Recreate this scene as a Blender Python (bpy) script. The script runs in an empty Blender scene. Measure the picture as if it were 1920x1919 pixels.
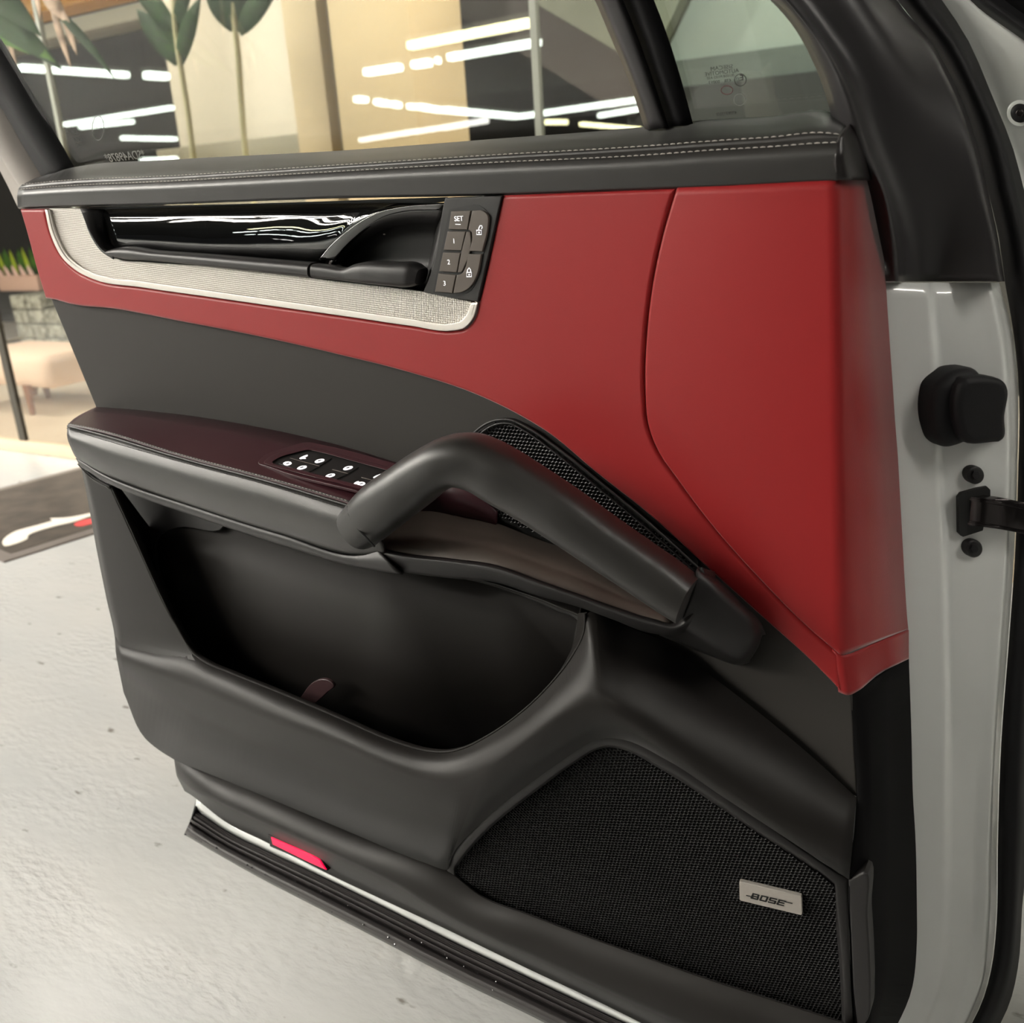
import bpy, bmesh, math, random
from mathutils import Vector, Matrix
from mathutils.geometry import delaunay_2d_cdt
import numpy as np
random.seed(7)
scene = bpy.context.scene
COL = scene.collection

# ------------------------------------------------------------------ camera
FPX = 1814.0
CAMX = np.array([0.85650567, 0.10990683, -0.50430003])   # world axes written in camera axes
CAMY = np.array([0.51210565, -0.30284922, 0.80376001])
CAMZ = np.array([-0.06438816, -0.9466799, -0.31567598])
CH = 1.1                                                  # eye height
cam = bpy.data.cameras.new('camera')
camo = bpy.data.objects.new('camera', cam)
COL.objects.link(camo)
R = Matrix(((CAMX[0], -CAMX[1], -CAMX[2]), (CAMY[0], -CAMY[1], -CAMY[2]), (CAMZ[0], -CAMZ[1], -CAMZ[2])))
camo.matrix_world = Matrix.Translation((0, 0, CH)) @ R.to_4x4()
cam.sensor_width = 36; cam.sensor_fit = 'HORIZONTAL'
cam.lens = FPX / 1920 * 36
cam.clip_start = 0.02; cam.clip_end = 200
cam.dof.use_dof = True
cam.dof.focus_distance = 1.0
cam.dof.aperture_fstop = 7.5
scene.camera = camo

# ------------------------------------------------------------------ world, exposure
scene.view_settings.view_transform = 'Standard'
scene.view_settings.look = 'None'
scene.view_settings.gamma = 1
scene.view_settings.use_curve_mapping = False
scene.view_settings.exposure = 0.06
w_ = bpy.data.worlds.new('hall'); scene.world = w_; w_.use_nodes = True
w_.node_tree.nodes['Background'].inputs[0].default_value = (0.95, 0.98, 1.0, 1)
w_.node_tree.nodes['Background'].inputs[1].default_value = 0.03

LIGHT_E = 18.0        # radiance of the hall tubes
NEAR_E = 95.0        # radiance of the added strip lights out of view
SHOP_W = 55.0        # shop spot, watts

# ------------------------------------------------------------------ projection helpers
D0 = 0.8             # distance of the door's inner face
def ray(px, py):
    d = np.array([px - 960.0, py - 959.5, FPX])
    return np.array([d @ CAMX, d @ CAMY, d @ CAMZ])
def P(px, py, w=0.0):                 # on the door: w metres proud of its inner face
    d = ray(px, py); return d * ((D0 - w) / d[1]) + np.array([0, 0, CH])
def Q(px, py, y):                     # on an upright plane parallel to the door at distance y
    return P(px, py, D0 - y)
def G(px, py, z=0.0):                 # on a level plane at height z
    d = ray(px, py); return d * ((z - CH) / d[2]) + np.array([0, 0, CH])
def on_plane(px, py, p0, n):
    d = ray(px, py); o = np.array([0, 0, CH])
    return o + d * (((p0 - o) @ n) / (d @ n))
def S(v):                             # sRGB 0..255 to linear
    return tuple(((c / 255) / 12.92 if c / 255 < 0.04045 else ((c / 255 + 0.055) / 1.055) ** 2.4) for c in v)

# ------------------------------------------------------------------ materials
def mat(name, col, rough=0.5, metal=0.0, spec=0.5, bump=None, emit=None, coat=0.0, vary=None, sheen=0.0):
    m = bpy.data.materials.new(name); m.use_nodes = True
    nt = m.node_tree; b = nt.nodes['Principled BSDF']
    b.inputs['Base Color'].default_value = (*col, 1)
    b.inputs['Roughness'].default_value = rough
    b.inputs['Metallic'].default_value = metal
    b.inputs['Specular IOR Level'].default_value = spec
    if coat: b.inputs['Coat Weight'].default_value = coat; b.inputs['Coat Roughness'].default_value = 0.05
    if sheen: b.inputs['Sheen Weight'].default_value = sheen; b.inputs['Sheen Roughness'].default_value = 0.35
    if emit:
        b.inputs['Emission Color'].default_value = (*emit[0], 1); b.inputs['Emission Strength'].default_value = emit[1]
    tc = nt.nodes.new('ShaderNodeTexCoord')
    if bump:
        kind, scale, strength, dist = bump
        if kind == 'noise':
            t = nt.nodes.new('ShaderNodeTexNoise'); t.inputs['Scale'].default_value = scale; t.inputs['Detail'].default_value = 3
        else:
            t = nt.nodes.new('ShaderNodeTexVoronoi'); t.inputs['Scale'].default_value = scale
        nt.links.new(tc.outputs['Object'], t.inputs['Vector'])
        bp = nt.nodes.new('ShaderNodeBump'); bp.inputs['Strength'].default_value = strength; bp.inputs['Distance'].default_value = dist
        nt.links.new(t.outputs[0], bp.inputs['Height']); nt.links.new(bp.outputs[0], b.inputs['Normal'])
    if vary:
        scale, c2 = vary
        t = nt.nodes.new('ShaderNodeTexNoise'); t.inputs['Scale'].default_value = scale; t.inputs['Detail'].default_value = 5
        nt.links.new(tc.outputs['Object'], t.inputs['Vector'])
        r = nt.nodes.new('ShaderNodeValToRGB'); r.color_ramp.elements[0].position = 0.35; r.color_ramp.elements[1].position = 0.68
        r.color_ramp.elements[0].color = (*col, 1); r.color_ramp.elements[1].color = (*c2, 1)
        nt.links.new(t.outputs[0], r.inputs[0]); nt.links.new(r.outputs[0], b.inputs['Base Color'])
    return m

def glass(name, tint, refl, rtint=(1, 1, 1)):
    m = bpy.data.materials.new(name); m.use_nodes = True
    nt = m.node_tree; nt.nodes.clear()
    out = nt.nodes.new('ShaderNodeOutputMaterial'); mx = nt.nodes.new('ShaderNodeMixShader')
    tr = nt.nodes.new('ShaderNodeBsdfTransparent'); gl = nt.nodes.new('ShaderNodeBsdfGlossy')
    tr.inputs[0].default_value = (*tint, 1); gl.inputs['Roughness'].default_value = 0.0; gl.inputs[0].default_value = (*rtint, 1)
    mx.inputs[0].default_value = refl
    nt.links.new(tr.outputs[0], mx.inputs[1]); nt.links.new(gl.outputs[0], mx.inputs[2]); nt.links.new(mx.outputs[0], out.inputs[0])
    return m

M = {}
M['leather'] = mat('black_leather', S((38, 36, 34)), 0.41, spec=0.7, sheen=0.06, bump=('noise', 900, 0.12, 0.0006))
M['leather_top'] = mat('black_leather_smooth', S((38, 34, 34)), 0.33, sheen=0.0, bump=('noise', 900, 0.06, 0.0005))
M['satin'] = mat('leather_red_glow_tint', S((64, 33, 39)), 0.36, spec=0.5, bump=('noise', 900, 0.03, 0.0004))  # reddish glow on the armrest put into the base colour
M['soft'] = mat('soft_black_plastic', S((31, 28, 26)), 0.50, spec=0.4, sheen=0.04, bump=('noise', 700, 0.10, 0.0006))
M['pocket'] = mat('pocket_plastic_shaded', S((28, 25, 23)), 0.62, spec=0.25, bump=('noise', 1500, 0.08, 0.0004))  # darkened copy of the soft plastic; pocket shade put into the colour
M['textile'] = mat('dark_grey_textile', S((48, 45, 42)), 0.75, sheen=0.08, bump=('noise', 1600, 0.10, 0.0005))
M['plastic'] = mat('black_plastic', S((38, 36, 36)), 0.45, bump=('noise', 1500, 0.08, 0.0004))
M['pillar'] = mat('pillar_plastic', S((56, 54, 55)), 0.36, bump=('noise', 1500, 0.08, 0.0004))
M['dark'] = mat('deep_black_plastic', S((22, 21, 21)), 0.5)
M['rubber'] = mat('black_rubber', S((18, 17, 20)), 0.6, spec=0.35)
M['edge'] = mat('matt_black_edge', S((14, 13, 14)), 0.75, spec=0.15)
M['red'] = mat('red_leather', S((160, 34, 36)), 0.44, spec=0.4, sheen=0.5, bump=('noise', 800, 0.14, 0.0006))
M['white'] = mat('white_paint', S((238, 240, 238)), 0.25, coat=1.0)
def knurl():
    m = mat('textured_aluminium', S((232, 226, 218)), 0.45, metal=0.25)
    nt = m.node_tree; b = nt.nodes['Principled BSDF']; tc = nt.nodes['Texture Coordinate']
    mp = nt.nodes.new('ShaderNodeMapping'); mp.inputs['Rotation'].default_value = (0, math.radians(-6), 0); nt.links.new(tc.outputs['Object'], mp.inputs[0])
    sp = nt.nodes.new('ShaderNodeSeparateXYZ'); nt.links.new(mp.outputs[0], sp.inputs[0]); ss = []
    for ax, fr in ((0, 2 * math.pi / 0.0021), (2, 2 * math.pi / 0.0022)):
        mu = nt.nodes.new('ShaderNodeMath'); mu.operation = 'MULTIPLY'; mu.inputs[1].default_value = fr; nt.links.new(sp.outputs[ax], mu.inputs[0])
        sn_ = nt.nodes.new('ShaderNodeMath'); sn_.operation = 'SINE'; nt.links.new(mu.outputs[0], sn_.inputs[0]); ss.append(sn_)
    ad = nt.nodes.new('ShaderNodeMath'); ad.operation = 'ADD'; nt.links.new(ss[0].outputs[0], ad.inputs[0]); nt.links.new(ss[1].outputs[0], ad.inputs[1])
    bp = nt.nodes.new('ShaderNodeBump'); bp.inputs['Strength'].default_value = 1.0; bp.inputs['Distance'].default_value = 0.00032
    nt.links.new(ad.outputs[0], bp.inputs['Height']); nt.links.new(bp.outputs[0], b.inputs['Normal'])
    return m
M['silver'] = knurl()
M['rim'] = mat('satin_aluminium', S((240, 234, 226)), 0.4, metal=0.2)
M['gloss'] = mat('gloss_black', (0.004, 0.004, 0.004), 0.02, spec=1.0, bump=('noise', 14, 0.06, 0.004))
M['button'] = mat('grey_button', S((96, 87, 80)), 0.5, bump=('noise', 1500, 0.05, 0.0004))
M['glyph'] = mat('white_print', S((235, 235, 235)), 0.5, emit=((1, 0.97, 1.0), 0.7))
M['tray'] = mat('taupe_soft_plastic', S((96, 86, 79)), 0.5, bump=('noise', 1500, 0.05, 0.0004))
M['web'] = mat('grille_web', S((30, 29, 30)), 0.45)
M['lens'] = mat('red_lens', (0.8, 0.0, 0.05), 0.3, emit=((1.0, 0.0, 0.06), 1.0))
M['badge'] = mat('badge_aluminium', S((205, 198, 190)), 0.4, metal=0.6)
M['ink'] = mat('black_ink', S((20, 20, 20)), 0.6)
M['thread'] = mat('grey_thread', S((190, 184, 178)), 0.6)
M['metal'] = mat('dark_metal', S((70, 66, 66)), 0.25, metal=0.9)
M['glass'] = glass('door_glass', (0.86, 0.865, 0.84), 0.03)
M['qglass'] = glass('quarter_glass', (0.82, 0.86, 0.83), 0.03)
M['shopglass'] = glass('partition_glass', (0.91, 0.915, 0.90), 0.10)
M['etch'] = mat('etched_print', S((60, 60, 58)), 0.6)
M['etch_light'] = mat('etched_print_pale', S((150, 150, 145)), 0.6)

# ------------------------------------------------------------------ object helpers
def link(name, bm, m, parent=None, smooth=35, wn=False, origin=None, solid=None):
    me = bpy.data.meshes.new(name)
    if origin is not None:
        bmesh.ops.translate(bm, verts=bm.verts, vec=-Vector(origin))
    bm.to_mesh(me); bm.free()
    if m: me.materials.append(m)
    for p in me.polygons: p.use_smooth = True
    me.set_sharp_from_angle(angle=math.radians(smooth))
    o = bpy.data.objects.new(name, me); COL.objects.link(o)
    if parent is not None:
        o.parent = parent
    if solid:
        md = o.modifiers.new('thickness', 'SOLIDIFY'); md.thickness = solid; md.offset = -1
    if wn:
        md = o.modifiers.new('normals', 'WEIGHTED_NORMAL'); md.keep_sharp = True
    return o
def root_of(o):
    while o.parent: o = o.parent
    return o
def thing(name, label, cat, loc=(0, 0, 0), group=None):
    o = bpy.data.objects.new(name, None); COL.objects.link(o); o.location = loc
    o['label'] = label; o['category'] = cat
    if group: o['group'] = group
    return o
def tag(o, label, cat, group=None):
    o['label'] = label; o['category'] = cat
    if group: o['group'] = group
    return o
def offs(parent):
    return Vector((0, 0, 0)) if parent is None else root_of(parent).location

def cr(pts, m, closed=False):
    """Catmull-Rom through pts; a point flagged as a corner keeps its angle."""
    pts = [(np.array(p[0], float), p[1]) for p in pts]
    n = len(pts); out = []
    segs = n if closed else n - 1
    for i in range(segs):
        p1, c1 = pts[i]; p2, c2 = pts[(i + 1) % n]
        if closed: p0 = pts[i - 1][0]; p3 = pts[(i + 2) % n][0]
        else:
            p0 = pts[i - 1][0] if i > 0 else 2 * p1 - p2
            p3 = pts[i + 2][0] if i + 2 < n else 2 * p2 - p1
        L = np.linalg.norm(p2 - p1) + 1e-9
        def tan(a, b, c, corner):
            if corner: return None
            la = np.linalg.norm(b - a) + 1e-9; lb = np.linalg.norm(c - b) + 1e-9
            return ((b - a) / la * lb + (c - b) / lb * la) / (la + lb)
        t1 = tan(p0, p1, p2, c1); t2 = tan(p1, p2, p3, c2)
        if t1 is None: t1 = (p2 - p1) / L
        if t2 is None: t2 = (p2 - p1) / L
        for k in range(m):
            t = k / m
            h = (2*t**3 - 3*t**2 + 1, t**3 - 2*t**2 + t, -2*t**3 + 3*t**2, t**3 - t**2)
            out.append(h[0]*p1 + h[1]*t1*L + h[2]*p2 + h[3]*t2*L)
    if not closed: out.append(pts[-1][0])
    return np.array(out)
def keyed(pts, w=0.0, fn=None):
    """(px,py[,w[,'c']]) -> [(xyz, corner)]"""
    o = []
    for p in pts:
        corner = p[-1] == 'c'
        q = p[:-1] if corner else p
        ww = q[2] if len(q) > 2 else w
        o.append((P(q[0], q[1], ww) if fn is None else fn(q[0], q[1]), corner))
    return o
def resample(A, n):
    seg = np.r_[0, np.cumsum(np.linalg.norm(np.diff(A, axis=0), axis=1))]
    t = np.linspace(0, seg[-1], n)
    return np.stack([np.interp(t, seg, A[:, k]) for k in range(3)], 1)

def grid_bm(A, close_u=False, face_to=None):
    R_, N = A.shape[:2]
    bm = bmesh.new()
    vs = [[bm.verts.new(A[i, j]) for j in range(N)] for i in range(R_)]
    for i in range(R_ - 1):
        for j in range(N if close_u else N - 1):
            k = (j + 1) % N
            try: bm.faces.new((vs[i][j], vs[i][k], vs[i+1][k], vs[i+1][j]))
            except ValueError: pass
    bmesh.ops.remove_doubles(bm, verts=bm.verts, dist=1e-6)
    bm.normal_update()
    c = Vector(face_to) if face_to is not None else Vector((0, 0, CH))
    s = sum(f.normal.dot((c - f.calc_center_median()).normalized()) * f.calc_area() for f in bm.faces)
    if s < 0: bmesh.ops.reverse_faces(bm, faces=bm.faces)
    return bm
def round_v(A, rnd, seg=5):
    R_ = A.shape[0]
    if not rnd: return A
    rows = [A[0]]
    for i in range(1, R_ - 1):
        r = rnd[i - 1] if isinstance(rnd, (list, tuple)) else rnd
        if r <= 0: rows.append(A[i]); continue
        a, b, c = A[i-1], A[i], A[i+1]
        la = np.linalg.norm(a - b, axis=1, keepdims=True) + 1e-9; lc = np.linalg.norm(c - b, axis=1, keepdims=True) + 1e-9
        pa = b + (a - b) / la * np.minimum(r, la * 0.48); pc = b + (c - b) / lc * np.minimum(r, lc * 0.48)
        for k in range(seg):
            t = k / (seg - 1)
            rows.append((1-t)**2 * pa + 2*t*(1-t) * b + t*t * pc)
    rows.append(A[-1])
    return np.array(rows)
def loft_arr(rows, m=6, n=None, rnd=None):
    ks = [keyed(r) if not isinstance(r, np.ndarray) else r for r in rows]
    if n or len({len(k) for k in ks}) > 1:
        n = n or 60
        A = np.array([resample(cr(k, 8) if not isinstance(k, np.ndarray) else k, n) for k in ks])
    else:
        A = np.array([cr(k, m) for k in ks])
    return round_v(A, rnd)
def loft(name, rows, m_, parent, m=6, n=None, rnd=None, solid=0.003, smooth=40):
    A = loft_arr(rows, m, n, rnd)
    bm = grid_bm(A)
    return link(name, bm, m_, parent, smooth=smooth, origin=offs(parent), solid=solid)

def inset_ring(pts, nrm, d):
    n = len(pts); out = []
    for i in range(n):
        a, b, c = pts[i-1], pts[i], pts[(i+1) % n]
        e1 = b - a; e2 = c - b
        e1 = e1 / (np.linalg.norm(e1) + 1e-12); e2 = e2 / (np.linalg.norm(e2) + 1e-12)
        n1 = np.cross(nrm, e1); n2 = np.cross(nrm, e2)
        s = n1 + n2; L = np.linalg.norm(s)
        if L < 1e-6: s = n1; k = 1
        else: s = s / L; k = 1 / max(0.5, s @ n1)
        out.append(b + s * d * k)
    return np.array(out)
def cap_fill(bm, verts, nrm):
    n = Vector(nrm).normalized(); a = n.orthogonal().normalized(); b = n.cross(a)
    p2 = [Vector((v.co.dot(a), v.co.dot(b))) for v in verts]
    k = len(p2)
    res = delaunay_2d_cdt(p2, [(i, (i + 1) % k) for i in range(k)], [], 1, 1e-7)
    vmap = [verts[o[0]] if o else None for o in res[3]]
    if any(v is None for v in vmap):
        o3 = verts[0].co; d0 = o3.dot(n)
        vmap = [v if v is not None else bm.verts.new(a * q.x + b * q.y + n * d0) for v, q in zip(vmap, res[0])]
    for f in res[2]:
        vs = [vmap[i] for i in f]
        if len(set(vs)) < 3: continue
        try: g = bm.faces.new(vs)
        except ValueError: continue
        g.normal_update()
        if g.normal.dot(n) < 0: g.normal_flip()
def slab_bm(pts, nrm, depth, bevel=0.0, seg=3, bm=None, back=False):
    """pts: closed outline in 3D, front face towards nrm."""
    nrm = np.array(nrm, float); pts = np.array(pts)
    area = np.zeros(3)
    for i in range(len(pts)): area += np.cross(pts[i-1], pts[i])
    if area @ nrm < 0: pts = pts[::-1]
    bm = bm or bmesh.new()
    rings = []
    if bevel > 0:
        for k in range(seg + 1):
            a = math.pi / 2 * k / seg
            rings.append(inset_ring(pts, nrm, bevel * (1 - math.cos(a))) - nrm * bevel * (1 - math.sin(a)))
    else: rings.append(pts)
    rings.insert(0, pts - nrm * depth)
    V = [[bm.verts.new(p) for p in r] for r in rings]
    n = len(pts)
    for i in range(len(V) - 1):
        for j in range(n):
            k = (j + 1) % n
            bm.faces.new((V[i][j], V[i][k], V[i+1][k], V[i+1][j]))
    cap_fill(bm, V[-1], nrm)
    if back: cap_fill(bm, V[0], -nrm)
    return bm
def slab(name, outline, m_, parent, w=0.0, depth=0.006, bevel=0.0015, m=6, nrm=(0, -1, 0), fn=None, back=True, wn=True, seg=3):
    pts = cr(keyed(outline, w, fn), m, closed=True)
    keep = [0]
    for i in range(1, len(pts)):
        if np.linalg.norm(pts[i] - pts[keep[-1]]) > 2e-5: keep.append(i)
    pts = pts[keep]
    bm = slab_bm(pts, nrm, depth, bevel, seg, back=back)
    return link(name, bm, m_, parent, smooth=50, wn=wn, origin=offs(parent))

def tube_bm(path, r, seg=8, bm=None, caps=True, closed=False):
    bm = bm or bmesh.new(); path = [Vector(p) for p in path]; n = len(path)
    rs = r if isinstance(r, (list, tuple, np.ndarray)) else [r] * n
    up = Vector((0.31, 0.2, 0.93)); rings = []
    for i, p in enumerate(path):
        a = path[i-1] if (i > 0 or closed) else p; b = path[(i+1) % n] if (i < n - 1 or closed) else p
        t = (b - a).normalized(); s = t.cross(up)
        if s.length < 1e-4: s = t.cross(Vector((1, 0, 0)))
        s.normalize(); v = s.cross(t)
        rings.append([bm.verts.new(p + (s * math.cos(2*math.pi*k/seg) + v * math.sin(2*math.pi*k/seg)) * rs[i]) for k in range(seg)])
    for i in range(n if closed else n - 1):
        A, B = rings[i], rings[(i+1) % n]
        for k in range(seg):
            bm.faces.new((A[k], A[(k+1) % seg], B[(k+1) % seg], B[k]))
    if caps and not closed:
        bm.faces.new(rings[0][::-1]); bm.faces.new(rings[-1])
    return bm
def tube(name, pts, r, m_, parent, m=6, seg=8, w=0.0):
    A = cr(keyed(pts, w), m)
    bm = tube_bm(A, r, seg)
    bmesh.ops.recalc_face_normals(bm, faces=bm.faces)
    return link(name, bm, m_, parent, smooth=60, origin=offs(parent))
def box_bm(c, s, bm=None, bevel=0.0):
    b2 = bmesh.new(); bmesh.ops.create_cube(b2, size=1)
    for v in b2.verts: v.co = Vector((v.co.x * s[0] + c[0], v.co.y * s[1] + c[1], v.co.z * s[2] + c[2]))
    if bevel: bmesh.ops.bevel(b2, geom=b2.edges[:], offset=bevel, segments=2, affect='EDGES', profile=0.5)
    if bm is None: return b2
    me = bpy.data.meshes.new('tmp'); b2.to_mesh(me); b2.free(); bm.from_mesh(me); bpy.data.meshes.remove(me)
    return bm
def text_mesh(name, s, m_, parent, c, size, xdir=(1, 0, 0), zdir=(0, 0, 1), mirror=False, shear=0.0, wide=1.0, bold=0.0, extr=0.0002):
    cu = bpy.data.curves.new(name, 'FONT'); cu.body = s; cu.align_x = 'CENTER'; cu.align_y = 'CENTER'
    cu.size = size; cu.shear = shear; cu.offset = bold; cu.extrude = extr
    to = bpy.data.objects.new(name, cu); COL.objects.link(to)
    me = bpy.data.meshes.new_from_object(to); COL.objects.unlink(to); bpy.data.objects.remove(to); bpy.data.curves.remove(cu)
    me.name = name
    X = Vector(xdir).normalized(); Z = Vector(zdir).normalized(); N = X.cross(Z)
    sx = -wide if mirror else wide
    o3 = Vector(c) - offs(parent)
    for v in me.vertices: v.co = o3 + X * v.co.x * sx + Z * v.co.y + N * v.co.z
    me.materials.append(m_)
    o = bpy.data.objects.new(name, me); COL.objects.link(o); o.parent = parent
    return o
def stitches(name, path, m_, parent, length=0.0042, gap=0.0018, r=0.0005):
    seg = np.r_[0, np.cumsum(np.linalg.norm(np.diff(path, axis=0), axis=1))]
    bm = bmesh.new(); t = 0.0
    f = lambda s: np.array([np.interp(s, seg, path[:, k]) for k in range(3)])
    while t + length < seg[-1]:
        a, b = f(t), f(t + length); mid = (a + b) / 2 + np.array([0, -r * 0.7, r * 0.5])
        tube_bm([a, mid, b], [r * 0.5, r, r * 0.5], 5, bm)
        t += length + gap
    bmesh.ops.recalc_face_normals(bm, faces=bm.faces)
    o = link(name, bm, m_, parent, smooth=60, origin=offs(parent)); o['kind'] = 'stuff'
    return o

def hexgrille(name, outline, p0, nrm, pitch, m_, parent, wall=0.2, ang=0.0):
    nrm = np.array(nrm, float); nrm /= np.linalg.norm(nrm)
    ex = np.cross(nrm, [0, 0, 1.0]); ex /= np.linalg.norm(ex)
    if ex[0] < 0: ex = -ex
    ez = np.cross(ex, nrm); ez = ez if ez[2] > 0 else -ez
    pts = cr([(on_plane(p[0], p[1], p0, nrm), p[-1] == 'c') for p in outline], 5, closed=True)
    xs, zs = (pts - p0) @ ex, (pts - p0) @ ez
    def inside(x, z):
        j = len(xs) - 1; c = False
        for i in range(len(xs)):
            if (zs[i] > z) != (zs[j] > z) and x < (xs[j]-xs[i])*(z-zs[i])/(zs[j]-zs[i])+xs[i]: c = not c
            j = i
        return c
    bm = bmesh.new()
    cx, cz = (xs.min() + xs.max()) / 2, (zs.min() + zs.max()) / 2
    ca, sa = math.cos(ang), math.sin(ang)
    nx = int(max(xs.max() - xs.min(), zs.max() - zs.min()) / pitch) + 2
    ro = pitch / math.sqrt(3); ri = ro * (1 - wall)
    P3 = lambda x, z, d: bm.verts.new(p0 + ex * x + ez * z - nrm * d)
    for i in range(-nx, nx):
        for j in range(-nx, nx):
            u = (i + 0.5 * (j & 1)) * pitch; v = j * pitch * math.sqrt(3) / 2
            x = cx + u * ca - v * sa; z = cz + u * sa + v * ca
            if not (xs.min() < x < xs.max() and zs.min() < z < zs.max()): continue
            if not inside(x, z): continue
            o_, i_, b_ = [], [], []
            for k in range(6):
                a = ang + math.pi / 6 + k * math.pi / 3; c_, s_ = math.cos(a), math.sin(a)
                o_.append(P3(x + ro * c_, z + ro * s_, 0)); i_.append(P3(x + ri * c_, z + ri * s_, 0.0005)); b_.append(P3(x + ri * .96 * c_, z + ri * .96 * s_, 0.002))
            for k in range(6):
                q = (k + 1) % 6
                bm.faces.new((o_[k], o_[q], i_[q], i_[k])); bm.faces.new((i_[k], i_[q], b_[q], b_[k]))
    bm.normal_update(); nv = Vector(nrm)
    if sum(f.normal.dot(nv) for f in bm.faces) < 0: bmesh.ops.reverse_faces(bm, faces=bm.faces)
    o = link(name, bm, m_, parent, smooth=20, origin=offs(parent)); o['kind'] = 'stuff'
    return o

#==================================================================== SETTING
def struct(o): o['kind'] = 'structure'; return o
GY = 2.77                                  # the glass partition

def floor_material():
    m = bpy.data.materials.new('worn_epoxy_floor'); m.use_nodes = True; nt = m.node_tree; b = nt.nodes['Principled BSDF']
    tc = nt.nodes.new('ShaderNodeTexCoord'); mp = nt.nodes.new('ShaderNodeMapping'); nt.links.new(tc.outputs['Object'], mp.inputs[0])
    mp.inputs['Rotation'].default_value = (0, 0, 0.5); mp.inputs['Scale'].default_value = (1, 2.2, 1)
    def noise(s, d=5, v=None):
        t = nt.nodes.new('ShaderNodeTexNoise'); t.inputs['Scale'].default_value = s; t.inputs['Detail'].default_value = d
        nt.links.new(v or mp.outputs[0], t.inputs[0]); return t
    def ramp(src, a, ca, b_, cb):
        r = nt.nodes.new('ShaderNodeValToRGB'); e = r.color_ramp.elements; e[0].position = a; e[1].position = b_
        e[0].color = (*ca, 1); e[1].color = (*cb, 1); nt.links.new(src, r.inputs[0]); return r
    n1 = noise(1.6, 2); base = ramp(n1.outputs[0], 0.2, S((192, 194, 194)), 0.8, S((205, 204, 201)))
    n2 = noise(14); sp = ramp(n2.outputs[0], 0.67, (1, 1, 1), 0.74, S((150, 140, 128)))
    mx = nt.nodes.new('ShaderNodeMix'); mx.data_type = 'RGBA'; mx.blend_type = 'MULTIPLY'; mx.inputs[0].default_value = 0.8
    nt.links.new(base.outputs[0], mx.inputs[6]); nt.links.new(sp.outputs[0], mx.inputs[7]); nt.links.new(mx.outputs[2], b.inputs['Base Color'])
    n3 = noise(30, 6); n4 = noise(2.5, 3)
    mask = ramp(n4.outputs[0], 0.40, (0, 0, 0), 0.66, (1, 1, 1))
    mu = nt.nodes.new('ShaderNodeMath'); mu.operation = 'MULTIPLY'; sb = nt.nodes.new('ShaderNodeMath'); sb.operation = 'SUBTRACT'; sb.inputs[1].default_value = 0.5; nt.links.new(n3.outputs[0], sb.inputs[0]); nt.links.new(sb.outputs[0], mu.inputs[0]); nt.links.new(mask.outputs[0], mu.inputs[1])
    ad = nt.nodes.new('ShaderNodeMath'); ad.operation = 'MULTIPLY_ADD'; nt.links.new(n2.outputs[0], ad.inputs[0]); ad.inputs[1].default_value = 0.25; nt.links.new(mu.outputs[0], ad.inputs[2])
    bp = nt.nodes.new('ShaderNodeBump'); bp.inputs['Strength'].default_value = 0.6; bp.inputs['Distance'].default_value = 0.010
    nt.links.new(ad.outputs[0], bp.inputs['Height']); nt.links.new(bp.outputs[0], b.inputs['Normal'])
    b.inputs['Roughness'].default_value = 0.24
    b.inputs['Specular IOR Level'].default_value = 0.5
    return m
def quad_obj(name, pts, m_, thick=None):
    bm = bmesh.new(); bm.faces.new([bm.verts.new(p) for p in pts]); bm.normal_update()
    return link(name, bm, m_)
struct(link('floor', box_bm((-12, -8, -0.05), (50, 2 * (GY + 8), 0.1)), floor_material()))
M['shopfloor'] = mat('beige_shop_floor', S((205, 188, 165)), 0.35, vary=(3.0, S((215, 200, 178))))
struct(link('floor', box_bm((-12, GY + 4.3, -0.05), (50, 8.6, 0.1)), M['shopfloor']))
M['ceil'] = mat('dark_hall_ceiling', S((34, 33, 32)), 0.9)
M['shopceil'] = mat('dark_shop_ceiling', S((44, 42, 40)), 0.9)
struct(link('ceiling', box_bm((-12, -8.6, 3.75), (50, 2 * (GY + 8.6), 0.1)), M['ceil']))
struct(link('ceiling', box_bm((-12, GY + 4.3, 3.75), (50, 8.6, 0.1)), M['shopceil']))

#==================================================================== THE DOOR
HX, HZ = -0.12, 0.16
door = thing('car_door', 'open front car door with red and black leather inner trim, seen from the driver side', 'car door', (HX, D0 + 0.1, HZ))

# --- painted shell
slab('outer_skin', [(190, 470, 'c'), (220, 700), (250, 1000), (300, 1290), (420, 1480), (700, 1640), (1000, 1785), (1320, 1925), (1560, 1990), (1700, 1880), (1722, 1500), (1716, 1000), (1690, 560, 'c'), (1630, 420, 'c'), (1500, 360), (900, 400), (240, 420, 'c')],
     M['white'], door, w=-0.165, depth=0.02, bevel=0.004)
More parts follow.
